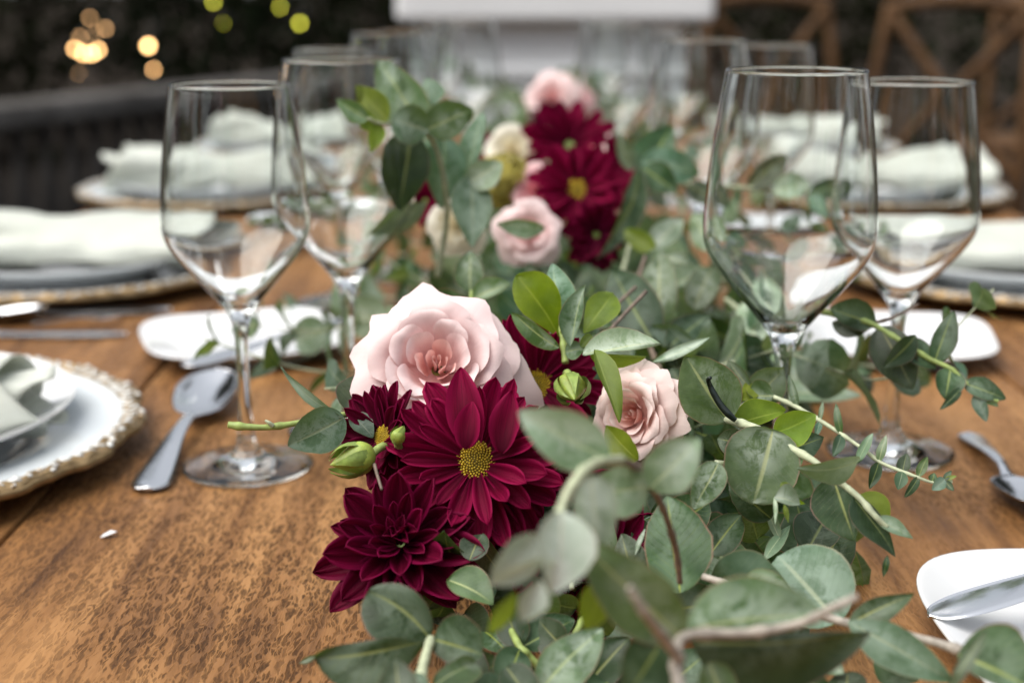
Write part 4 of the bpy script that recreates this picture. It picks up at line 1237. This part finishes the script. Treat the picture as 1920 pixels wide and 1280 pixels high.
# P: middle distance large leaves right of centre
b = branch('blurred broad leaves in the middle, behind the cream pink rose', (1210, 650, .80))
stem(b, [(1240, 700, .76), (1215, 640, .80), (1190, 560, .83), (1210, 480, .87)], .0016, .001, 'stem_brown')
leaf(b, (1224, 640, .79), (1148, 505, .82), 52, 48, 'leaf_dark', 8, 'o', .15)
leaf(b, (1240, 620, .81), (1238, 470, .84), 36, 46, 'leaf', 10, 'o', .15)
leaf(b, (1250, 655, .78), (1330, 590, .80), 26, 30, 'leaf_dark', 15, 'o', .2)
leaf(b, (1300, 640, .78), (1220, 610, .79), 20, 26, 'leaf_blue', 25, 'o', .2)
leaf(b, (1330, 560, .86), (1240, 548, .85), 22, 34, 'leaf_pale', 15, 'o', .15)
leaf(b, (1300, 580, .84), (1336, 500, .86), 30, 30, 'leaf', 10, 'r', .15)
leaf(b, (1250, 540, .86), (1330, 505, .87), 20, 26, 'leaf_pale', 15, 'o', .2)
leaf(b, (1220, 470, .89), (1280, 410, .91), 22, 26, 'leaf_pale', 15, 'o', .2)
leaf(b, (1230, 465, .89), (1170, 430, .90), 18, 20, 'leaf_yellow', 15, 'o', .2)
leaf(b, (1250, 480, .88), (1290, 500, .87), 18, 18, 'leaf', 15, 'r', .2)
leaf(b, (1170, 600, .80), (1090, 560, .82), 26, 30, 'leaf_dark', 20, 'o', .2)
leaf(b, (1340, 470, .93), (1300, 400, .95), 28, 26, 'leaf', 15, 'o', .2)
leaf(b, (1360, 640, .80), (1290, 690, .78), 30, 30, 'leaf_dark', 20, 'o', .2)
# Q: pale leaves round the large glass stem
b = branch('pale leaves lying round the stem of the largest glass', (1420, 700, .86))
stem(b, [(1360, 560, .90), (1400, 600, .89), (1430, 690, .86), (1470, 735, .84)], .0016, .001, 'stem_pale')
leaf(b, (1412, 712, .86), (1416, 556, .90), 58, 40, 'leaf_pale', 10, 'r', .12)
leaf(b, (1440, 720, .85), (1560, 690, .87), 34, 44, 'leaf_pale', 12, 'r', .1)
leaf(b, (1430, 744, .82), (1616, 742, .83), 22, 22, 'leaf_pale', 40, 'o', .15)
leaf(b, (1380, 640, .86), (1300, 600, .87), 30, 30, 'leaf_dark', 20, 'o', .2)
leaf(b, (1350, 760, .74), (1240, 700, .76), 40, 30, 'leaf_blue', 15, 'o', .2)
leaf(b, (1300, 760, .72), (1260, 690, .74), 26, 30, 'leaf_dark', 15, 'o', .2)
leaf(b, (1540, 690, .90), (1640, 700, .90), 12, 14, 'leaf_dark', 30, 'o', .2)

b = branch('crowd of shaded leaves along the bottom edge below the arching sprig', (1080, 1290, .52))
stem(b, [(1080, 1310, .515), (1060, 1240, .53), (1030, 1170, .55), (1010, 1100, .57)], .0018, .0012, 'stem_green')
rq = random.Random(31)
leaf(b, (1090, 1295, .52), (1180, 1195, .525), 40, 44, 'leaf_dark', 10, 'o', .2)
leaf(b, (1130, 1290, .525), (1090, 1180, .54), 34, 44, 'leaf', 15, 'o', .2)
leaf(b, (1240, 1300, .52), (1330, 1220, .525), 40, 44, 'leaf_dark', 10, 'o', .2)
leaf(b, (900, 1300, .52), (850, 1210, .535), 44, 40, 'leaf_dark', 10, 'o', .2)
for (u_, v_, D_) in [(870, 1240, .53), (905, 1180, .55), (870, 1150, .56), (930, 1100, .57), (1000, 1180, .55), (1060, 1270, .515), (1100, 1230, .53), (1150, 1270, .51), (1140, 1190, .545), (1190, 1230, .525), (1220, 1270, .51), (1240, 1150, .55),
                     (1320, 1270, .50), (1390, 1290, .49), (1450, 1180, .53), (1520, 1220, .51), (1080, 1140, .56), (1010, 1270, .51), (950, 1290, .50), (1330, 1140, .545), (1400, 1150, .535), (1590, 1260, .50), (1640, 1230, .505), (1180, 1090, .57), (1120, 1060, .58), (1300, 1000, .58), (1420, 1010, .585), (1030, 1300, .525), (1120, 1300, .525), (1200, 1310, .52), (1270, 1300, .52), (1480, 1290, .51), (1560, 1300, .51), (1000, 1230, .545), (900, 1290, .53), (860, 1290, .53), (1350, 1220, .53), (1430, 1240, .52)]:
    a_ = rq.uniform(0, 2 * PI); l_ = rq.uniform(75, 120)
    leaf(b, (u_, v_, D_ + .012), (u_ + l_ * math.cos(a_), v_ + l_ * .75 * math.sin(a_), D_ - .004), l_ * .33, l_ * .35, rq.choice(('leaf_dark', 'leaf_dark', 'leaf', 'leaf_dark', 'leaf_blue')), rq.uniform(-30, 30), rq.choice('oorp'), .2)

# procedural filler sprigs woven through the garland
def proto_sprig(seed, n=7, L=0.20, size=0.024, mats=('leaf', 'leaf_dark', 'leaf_blue', 'leaf_pale')):
    rr = random.Random(seed)
    o = empty('eucalyptus_sprig', (0, 0, 0), 'x', 'eucalyptus')
    P = catmull([Vector((0, 0, 0)), Vector((L * .33, rr.uniform(-.01, .01), rr.uniform(-.005, .015))), Vector((L * .66, rr.uniform(-.02, .02), rr.uniform(0, .03))), Vector((L, rr.uniform(-.03, .03), rr.uniform(0, .03)))], 8)
    obj('stem', tube_mesh('stem', P, .0014, .0006, 6, 1), M['stem_pale'], o)
    for i in range(n):
        f = (i + 0.6) / n
        p = P[min(int(f * (len(P) - 1)), len(P) - 2)]
        d = (P[min(int(f * (len(P) - 1)) + 1, len(P) - 1)] - p).normalized()
        for sgn in (0, 1):
            a = i * PI / 2 + sgn * PI + rr.uniform(-.4, .4)
            rad = Vector((0, math.cos(a), math.sin(a)))
            out = (rad + d * rr.uniform(.25, .9)).normalized()
            sz = size * (1.15 - 0.55 * f) * rr.uniform(.8, 1.2)
            side = out.cross(d).normalized()
            nn = side.cross(out).normalized()
            _seed[0] += 1.1
            V, F, UV = leaf_geo(p, p + out * sz * 1.9, side, nn, sz * .82, sz * .82, rr.choice('orop'), .2, .08, 0, .1, _seed[0], 8, 4)
            obj('leaf', mesh('leaf', V, F, UV), M[rr.choice(mats)], o)
    return o
protos = [proto_sprig(s, 6 + s % 3, .17 + .02 * s, .020 + .002 * (s % 3)) for s in range(5)] + [proto_sprig(20 + s, 8, .18, .024, ('leaf_dark', 'leaf_dark', 'leaf', 'leaf_dark')) for s in range(3)]
used = set()
def put_sprig(x, y, z, rz, pitch, sc, label, grp, k):
    if k in used: o = copy_tree(protos[k])
    else: o = protos[k]; used.add(k)
    o.location = (x, y, ZT + z); o.rotation_euler = (random.uniform(-3, 3), -pitch, rz); o.scale = (sc,) * 3
    o['label'] = label; o['group'] = grp
ZONES = [(0.90, 'just past the blush rose'), (1.03, 'under the blurred blush and ivory roses'), (1.16, 'under the blurred burgundy blooms'),
         (1.45, 'between the second pairs of glasses'), (1.80, 'under the farthest pink roses'), (2.2, 'between the farthest glasses'), (9, 'at the far table end before the pedestal')]
def zone(x, y):
    z = [t for lim, t in ZONES if y < lim][0]
    dx = x - gx(y)
    side = 'left flank' if dx < -.03 else ('right flank' if dx > .03 else 'middle')
    return 'blurred eucalyptus sprig, garland %s, %s' % (side, z)
def low_zone(x, y):
    a = 'under the dark lower left bloom' if x < .035 else ('under the arching pale sprig' if x < .085 else 'under the sharp right sprig')
    b_ = 'near the bottom edge' if y < .60 else ('in the middle of the foreground' if y < .68 else 'toward the glass stems')
    return 'low shaded eucalyptus sprig %s, %s' % (a, b_)
def gx(y): return 0.045 + 0.012 * math.sin(y * 2.3)
rr = random.Random(5)
# front, kept low under the hand placed leaves
for i in range(34):
    y = rr.uniform(.53, .76)
    x = rr.uniform(.0, .135)
    up = y > .63
    put_sprig(x, y, rr.uniform(.010, .030), (rr.choice((R(90), R(-90))) if up else R(90)) + rr.uniform(-.45, .45), R(rr.uniform(-2, 5)), rr.uniform(.6, .85), low_zone(x, y), 'low sprigs under the foreground flowers', 5 + i % 3)
for i in range(40):
    y = rr.uniform(.76, 1.15)
    x = gx(y) + rr.gauss(0, .05)
    put_sprig(x, y, rr.uniform(.008, .05), rr.choice((rr.uniform(-1, 1), rr.uniform(2.2, 4.1), rr.uniform(0.8, 2.2))), R(rr.uniform(0, 22)), rr.uniform(.65, .95), zone(x, y), 'sprigs in the middle of the garland', i % 5)
for i in range(44):
    y = rr.uniform(1.15, 2.60)
    x = gx(y) + rr.gauss(0, .055)
    put_sprig(x, y, rr.uniform(.008, .06), rr.uniform(-PI, PI), R(rr.uniform(0, 26)), rr.uniform(.75, 1.05), zone(x, y), 'sprigs in the far garland', i % 5)
# few outliers beside the garland on the left
for (u, v, rz, k) in [(600, 462, 2.9, 0), (650, 440, 2.7, 1), (700, 462, 3.2, 3)]:
    p = T(u, v, .01)
    put_sprig(p.x + .05, p.y, .012, rz, R(4), .75, 'eucalyptus sprig lying on the table behind the left side plate', 'sprigs behind the left side plate', k)

# ------------------------------------------------------------------ flowers
def aim(o, fwd, spin=0.0):
    q = Vector(fwd).normalized().to_track_quat('Z', 'Y')
    o.rotation_euler = (q @ Quaternion((0, 0, 1), spin)).to_euler()

def rose_petal_mesh(half, r0, Rr, h, curl, tip, p, q, z0, seed, lean=0.0):
    V, F, UV = [], [], []
    ns, na = 18, 18
    for i in range(ns + 1):
        for j in range(na + 1):
            a = -1 + 2 * j / na
            smax = 1 - 0.30 * abs(a) ** 2.6 + tip * 0.075 * math.exp(-(a / 0.16) ** 2) + 0.05 * mnoise.noise(Vector((a * 2.2, seed, 1.7)))
            ss = i / ns * smax
            r = r0 + (Rr - r0) * ss ** p
            z = z0 + h * ss ** q
            c = max(0.0, (ss - 0.62) / 0.38)
            cc = curl * (1 + 0.5 * mnoise.noise(Vector((a * 1.5, seed * 2, 4.0))))
            r += cc * Rr * 0.16 * c ** 1.5
            z -= cc * Rr * 0.42 * c ** 2.0
            # edges roll back too
            ea = max(0.0, (abs(a) - 0.62) / 0.38)
            z -= cc * Rr * 0.16 * ea ** 2 * ss
            th = a * half * (0.30 + 0.70 * ss ** 0.55) + lean * ss
            cr = 0.020 * Rr * math.sin(a * 7 + seed * 5 + 2 * ss) * ss ** 3 * (1 + mnoise.noise(Vector((a * 3, seed, 8.0))))
            rf = 0.055 * Rr * mnoise.noise(Vector((a * 2.4, ss * 2.6, seed * 3.1))) * ss
            r += rf + cr + 0.035 * Rr * a * ss      # overlap spiral
            z += 0.05 * Rr * mnoise.noise(Vector((a * 2.0 + 9, ss * 2.2, seed))) * ss
            V.append((r * math.cos(th), r * math.sin(th), z)); UV.append((j / na, min(1, ss)))
    m = na + 1
    for i in range(ns):
        for j in range(na):
            k = i * m + j
            F.append((k, k + 1, k + m + 1, k + m))
    return mesh('petal', V, F, UV)

def rose(loc, fwd, spin, Rr, mo, mi, label, seed, layers=None, green=True):
    rr = random.Random(seed)
    o = empty('rose', loc, label, 'rose', 'roses of the garland')
    aim(o, fwd, spin)
    layers = layers or [  # count, half, R, h, curl, tip, p, q, z0
        (5, .84, 1.02, .04, .40, 1.7, .92, 1.2, -.15),
        (5, .82, .98, .20, .50, 1.6, .80, 1.1, -.10),
        (5, .80, .89, .36, .60, 1.3, .68, 1.15, -.05),
        (5, .78, .77, .50, .70, 1.0, .58, 1.2, -.01),
        (4, .88, .62, .60, .78, .7, .50, 1.25, .0),
        (4, .80, .48, .63, .75, .5, .45, 1.3, .0),
        (3, .92, .35, .60, .62, .3, .42, 1.35, .0),
        (3, .90, .23, .53, .48, .2, .38, 1.35, .0),
        (2, 1.15, .13, .48, .28, 0, .36, 1.3, .0),
        (2, 1.7, .055, .46, .08, 0, .30, 1.2, .02)]
    base = 0
    for li, (n, half, R1, h, curl, tip, p, q, z0) in enumerate(layers):
        base += 0.62
        for k in range(n):
            th = base + k * 2 * PI / n + rr.uniform(-.16, .16)
            sc = rr.uniform(.93, 1.07)
            me = rose_petal_mesh(half * rr.uniform(.92, 1.1), min(.03, R1 * .3) * Rr, Rr * R1 * sc, Rr * h * rr.uniform(.92, 1.08), curl * rr.uniform(.7, 1.3), tip * rr.uniform(.5, 1.3), p, q, Rr * z0, seed + li * 3.1 + k * 1.7, rr.uniform(-.06, .06))
            pt = obj('petal', me, M[mi if li >= len(layers) * .62 else mo], o)
            pt.rotation_euler = (0, 0, th)
    if green:
        obj('hip', lathe('hip', spline2([(0.0001, -.42 * Rr), (.10 * Rr, -.40 * Rr), (.17 * Rr, -.28 * Rr), (.13 * Rr, -.10 * Rr), (.05 * Rr, .05 * Rr)], 3), 14), M['sepal'], o)
    return o

def strap_mesh(L, w, cup, arch, seed, notch=0.02, point=False):
    V, F, UV = [], [], []
    ns, na = 12, 10
    for i in range(ns + 1):
        s = i / ns
        wd = w * (0.34 + 0.66 * math.sin(min(1.0, s * 1.35) * PI / 2)) * (max(0.0, 1 - max(0, (s - 0.62) / 0.38) ** 2.2) ** 0.5 if s > 0.62 else 1)
        if point: wd = w * (0.30 + 0.70 * math.sin(min(1.0, s * 1.8) * PI / 2)) * max(0.0, 1 - max(0.0, (s - .42) / .58) ** 2.6) ** 0.7
        for j in range(na + 1):
            a = -1 + 2 * j / na
            x = L * s - notch * L * (1 - abs(a)) * max(0, s - .9) * 6 * 0.5
            z = arch * L * math.sin(s * PI * 0.9) * 0.5 + cup * wd * a * a + 0.13 * w * math.cos(a * 8.5) * min(1, s * 2) + 0.05 * L * s * mnoise.noise(Vector((s * 2, a, seed)))
            y = a * wd + 0.05 * L * s * s * mnoise.noise(Vector((seed, s, 3.3)))
            V.append((x, y, z)); UV.append((j / na, s))
    m = na + 1
    for i in range(ns):
        for j in range(na):
            k = i * m + j
            F.append((k, k + 1, k + m + 1, k + m))
    return mesh('petal', V, F, UV)
STRAPS = [strap_mesh(1.0, .122 + .02 * (i % 3), .40 + .30 * (i % 2), -.22 + .10 * (i % 4), i * 2.3) for i in range(8)]
QUILLS = [strap_mesh(1.0, .20, 1.15, .35, i * 1.9 + 40) for i in range(3)]
STRAPS_D = [strap_mesh(1.0, .172 + .025 * (i % 3), .55, -.08 - .06 * (i % 3), i * 2.9 + 7, .02, True) for i in range(6)]
QUILLS_D = [m.copy() for m in QUILLS]

def disk_mesh(rad, seed):
    rr = random.Random(seed)
    V, F = [], []
    n = 170
    for i in range(n):
        f = (i + .5) / n
        r = rad * math.sqrt(f) * .97
        a = i * 2.39996
        z = rad * (.34 * (1 - f) + .16 + .10 * f)
        b = rad * (.046 + .022 * f) * rr.uniform(.85, 1.15)
        hgt = b * (1.5 + 1.6 * f * rr.uniform(.5, 1.4))
        c = Vector((r * math.cos(a), r * math.sin(a), z))
        out = Vector((math.cos(a) * .5 * f, math.sin(a) * .5 * f, 1)).normalized()
        e1 = out.orthogonal().normalized(); e2 = out.cross(e1)
        k = len(V)
        for (rs, zs) in ((1.0, -1.0), (1.05, .2), (.75, .8)):
            for j in range(6):
                an = j * PI / 3
                V.append(c + (e1 * math.cos(an) + e2 * math.sin(an)) * b * rs + out * hgt * zs * .6)
        V.append(c + out * hgt * (.70 - .55 * f))
        for l in range(2):
            for j in range(6):
                F.append((k + l * 6 + j, k + l * 6 + (j + 1) % 6, k + (l + 1) * 6 + (j + 1) % 6, k + (l + 1) * 6 + j))
        for j in range(6):
            F.append((k + 12 + j, k + 12 + (j + 1) % 6, k + 18))
    return mesh('florets', V, F)

def mum(loc, fwd, spin, Rm, label, seed, dark=False, disk=True, rings=None):
    rr = random.Random(seed)
    o = empty('chrysanthemum', loc, label, 'chrysanthemum', 'burgundy chrysanthemums of the garland')
    aim(o, fwd, spin)
    mt = M['mum_dark'] if dark else M['mum']
    straps = STRAPS_D if dark else STRAPS
    quills = QUILLS_D if dark else QUILLS
    for m_ in straps + quills:
        if not m_.materials: m_.materials.append(mt)
    rings = rings or [(13, 1.0, 4, .10), (13, .95, 16, .11), (12, .84, 30, .13)]
    th0 = 0
    for (n, ln, el, rs) in rings:
        th0 += 0.55 / n * PI
        for k in range(n):
            th = th0 + k * 2 * PI / n + rr.uniform(-.10, .10)
            e = R(el + rr.gauss(0, 8))
            L = Rm * ln * rr.uniform(.82, 1.12)
            src = quills if el > 55 else straps
            pt = obj('petal', rr.choice(src), None, o)
            m = Matrix.Rotation(th, 4, 'Z') @ Matrix.Translation((Rm * rs, 0, Rm * .02 * el / 10)) @ Matrix.Rotation(-e, 4, 'Y') @ Matrix.Rotation(rr.uniform(-.35, .35), 4, 'X') @ Matrix.Diagonal((L - Rm * rs * .5, L * rr.uniform(.88, 1.12), L, 1))
            pt.matrix_local = m
    if disk:
        _db = obj('disc_base', lathe('disc_base', spline2([(0.0001, Rm * .11), (Rm * .15, Rm * .075), (Rm * .235, Rm * .02), (Rm * .20, -Rm * .06), (.0001, -Rm * .08)], 3), 20), M['floret_dark'], o)
        obj('disc_florets', disk_mesh(Rm * .245, seed), M['floret'], _db)
    obj('calyx', lathe('calyx', spline2([(.0001, -Rm * .22), (Rm * .10, -Rm * .20), (Rm * .19, -Rm * .08), (Rm * .16, 0.0), (.0001, 0.0)], 3), 16), M['sepal'], o)
    obj('flower_stem', tube_mesh('flower_stem', [(0, 0, -Rm * .2), (0, 0, -Rm * .7), (Rm * .1, 0, -Rm * 1.1)], .0018, .0015, 7, 3), M['stem_green'], o)
    return o

def toward(p, up=0.0, right=0.0):
    v = (CAM - p).normalized()
    return v + Vector((0, 0, 1)) * up + Vector((1, 0, 0)) * right

p = U(820, 694, .635)
rose(p, toward(p, .38, -.02), R(20), .0358, 'pink', 'pink_in', 'large open blush pink rose in sharp focus at the centre', 3)
p = U(1196, 778, .628)
rose(p, toward(p, .0, -.60), R(70), .0215, 'cream', 'cream_in', 'smaller cream and peach rose tucked behind curled leaves right of centre', 8)
p = U(893, 866, .590)
mum(p, toward(p, .30, 0), R(8), .0345, 'burgundy chrysanthemum with a yellow centre, below the blush rose', 2, rings=[(14, 1.06, -10, .10), (15, 1.04, 0, .11), (15, 1.0, 12, .12), (15, .86, 26, .14)])
mm = bpy.data.objects[[o.name for o in COL.objects if o.name.startswith('chrysanthemum')][-1]]
leaf(mm, (884, 838, .577), (864, 688, .588), 34, 36, 'mum', 8, 'o', .35, .05, name='petal')
leaf(mm, (872, 842, .574), (886, 752, .578), 24, 26, 'mum', 8, 'o', .35, .05, name='petal')
leaf(mm, (940, 850, .578), (960, 732, .586), 26, 30, 'mum', 8, 'o', .35, .05, name='petal')
p = U(752, 1022, .575)
mum(p, toward(p, .50, -.12), R(33), .0305, 'dense dark burgundy chrysanthemum without a centre at the lower left', 5, True, False,
    [(12, 1.10, -2, .08), (12, 1.06, 14, .08), (12, .92, 32, .08), (10, .70, 50, .07), (9, .46, 66, .05), (8, .32, 78, .03)])
p = U(1004, 722, .662)
mum(p, toward(p, .35, .35), R(12), .033, 'burgundy chrysanthemum half hidden behind the blush rose', 9)
p = U(722, 818, .612)
mum(p, toward(p, .25, -.95), R(40), .023, 'burgundy chrysanthemum seen from the side at the left, under the rose', 12, True)
p = U(1020, 1010, .615)
mum(p, toward(p, .1, .1), R(5), .038, 'shaded burgundy chrysanthemum behind the arching pale sprig', 15, True)
p = U(1150, 1040, .60)
mum(p, toward(p, .3, .3), R(25), .026, 'dark burgundy bloom low down right of the arching sprig', 18, True)

# buds
def rosebud(p0, p1, Rb, label, sep=5, stemto=None, seed=1):
    rr = random.Random(seed)
    o = empty('rose_bud', p0, label, 'flower bud', 'green buds of the garland')
    d = (p1 - p0); L = d.length
    aim(o, d)
    obj('bud_body', lathe('bud_body', spline2([(.0001, -.08 * L), (Rb * .55, -.03 * L), (Rb * .95, .14 * L), (Rb, .30 * L), (Rb * .72, .52 * L), (Rb * .35, .74 * L), (.0001, .92 * L)], 4), 18, True,
              lambda th, r, z: (r * (1 + .05 * math.cos(5 * th)), z)), M['bud'], o)
    for k in range(sep):
        a = k * 2 * PI / sep + .3
        V, F, UV = leaf_geo(Vector((Rb * .5, 0, -.03 * L)), Vector((Rb * .42, 0, L * rr.uniform(.8, 1.05))), Vector((0, 1, 0)), Vector((1, 0, 0)), Rb * .42, Rb * .42, 'p', -.25, .25, 0, .05, k * 1.3, 10, 4)
        s = obj('sepal', mesh('sepal', V, F, UV), M['sepal'], o)
        s.rotation_euler = (0, 0, a)
    if stemto is not None:
        obj('bud_stem', tube_mesh('bud_stem', [p0, (p0 + stemto) / 2 + Vector((0, 0, .002)), stemto], .0017, .0018, 8, 5, Vector((0, 0, 0))), M['stem_green'], None)
        st = COL.objects[-1]
        st.parent = o
        st.matrix_parent_inverse = (Matrix.Translation(o.location) @ o.rotation_euler.to_matrix().to_4x4()).inverted()
    return o
rosebud(U(696, 852, .585), U(612, 873, .578), .0068, 'pointed green rose bud at the left below the rose', 5, U(742, 836, .60), 3)
rosebud(U(1068, 716, .625), U(1078, 752, .605), .0063, 'round green bud between the rose and the cream rose', 5, U(1062, 700, .645), 6)
rosebud(U(742, 826, .575), U(756, 796, .58), .0030, 'tiny green bud beside the burgundy petals', 3, U(748, 840, .585), 9)
# bare twigs
def twig(pts, r0, r1, label, mat='stem_brown'):
    P = [U(*q) for q in pts]
    o = obj('twig', tube_mesh('twig', P, r0, r1, 8, 5, P[0]), M[mat], None, P[0])
    tag(o, label, 'twig', 'bare twigs in the garland')
twig([(1136, 628, .70), (1170, 590, .71), (1212, 546, .72)], .0009, .0010, 'thin brown twig pointing up right, nearer of the two')
twig([(1124, 606, .74), (1158, 570, .75), (1192, 538, .76)], .0009, .0010, 'thin brown twig pointing up right, farther of the two')
twig([(702, 870, .58), (708, 892, .575), (716, 918, .57)], .0008, .0006, 'tiny bare twig between the bud and the dark bloom')

# blurred flowers farther along the garland
def small_rose(u, v, D, Rr, mo, mi, label, seed, up=.3, right=0):
    p = U(u, v, D)
    rose(p, toward(p, up, right), seed * 1.3, Rr, mo, mi, label, seed, [(5, .90, 1.0, .25, .5, .8, .8, 1.1, -.06), (5, .88, .78, .42, .5, .5, .66, 1.15, -.02), (4, .95, .52, .52, .45, .3, .55, 1.2, .03), (3, 1.05, .30, .54, .3, 0, .5, 1.2, .05), (2, 1.4, .13, .52, .1, 0, .45, 1.2, .05)])
small_rose(990, 440, .95, .0225, 'pink', 'deep_pink', 'blurred blush rose under a pale leaf behind the sharp rose', 21)
small_rose(1008, 362, 1.02, .0200, 'deep_pink', 'deep_pink', 'blurred pink rose beside the dried yellow ball', 22)
small_rose(858, 425, .93, .0190, 'ivory', 'ivory', 'blurred ivory rose behind the hanging blue leaves', 23, .1, -.3)
small_rose(962, 284, 1.12, .0215, 'ivory', 'ivory', 'blurred ivory rose above the dried yellow ball', 24)
small_rose(1112, 278, 1.22, .0200, 'pink', 'pink_in', 'blurred pink rose right of the far burgundy blooms', 25)
small_rose(1035, 185, 1.62, .0300, 'pink', 'deep_pink', 'farthest blurred pink rose against the white pedestal', 26)
small_rose(1078, 200, 1.70, .0240, 'deep_pink', 'pink_in', 'far blurred rose right of the farthest one', 27)
small_rose(1072, 242, 1.50, .0130, 'ivory', 'ivory', 'tiny blurred cream flower above the burgundy bloom', 28)
def small_mum(u, v, D, Rm, label, seed, disk=True, up=.3, right=0, dark=False):
    p = U(u, v, D)
    mum(p, toward(p, up, right), seed * .7, Rm, label, seed, dark, disk)
small_mum(1083, 358, 1.00, .0350, 'blurred burgundy chrysanthemum with a yellow eye in the middle distance', 31)
small_mum(1068, 272, 1.10, .0360, 'blurred burgundy chrysanthemum above the yellow-eyed one', 32, False, .5)
small_mum(1118, 440, .96, .0230, 'blurred dark burgundy bloom below the yellow-eyed one', 33, False, .1, .2, True)
small_mum(798, 376, .96, .0180, 'blurred burgundy bloom behind the tall spray at left', 34, False, .1, -.4)
small_mum(905, 282, 1.15, .0160, 'small blurred burgundy bloom left of the ivory rose', 35, False, .3, -.3)
small_mum(1030, 226, 1.52, .0240, 'farthest blurred burgundy bloom under the pink rose', 36, False, .2, 0, True)
small_mum(1140, 320, 1.06, .0260, 'blurred burgundy bloom at the right of the far group', 37, False, .3, .4)
# dried yellow ball
p = U(942, 340, 1.03)
o = empty('dried_moss_ball', p, 'blurred yellow green dried fibre ball among the far flowers', 'moss ball')
rr = random.Random(77)
Rb = .0215
obj('core', lathe('core', spline2([(.0001, -Rb * .8), (Rb * .6, -Rb * .55), (Rb * .82, 0), (Rb * .6, Rb * .55), (.0001, Rb * .8)], 4), 18), M['moss'], o)
for k in range(22):
    ax = Vector((rr.gauss(0, 1), rr.gauss(0, 1), rr.gauss(0, 1))).normalized()
    e1 = ax.orthogonal().normalized(); e2 = ax.cross(e1)
    a0 = rr.uniform(0, 6.28)
    q = rr.uniform(.85, 1.0)
    pts = [(e1 * math.cos(a0 + t * .5) + e2 * math.sin(a0 + t * .5) + ax * rr.uniform(-.25, .25)) * Rb * q for t in range(9)]
    obj('fibre', tube_mesh('fibre', pts, .0011, .0008, 5, 2), M['moss'], o)
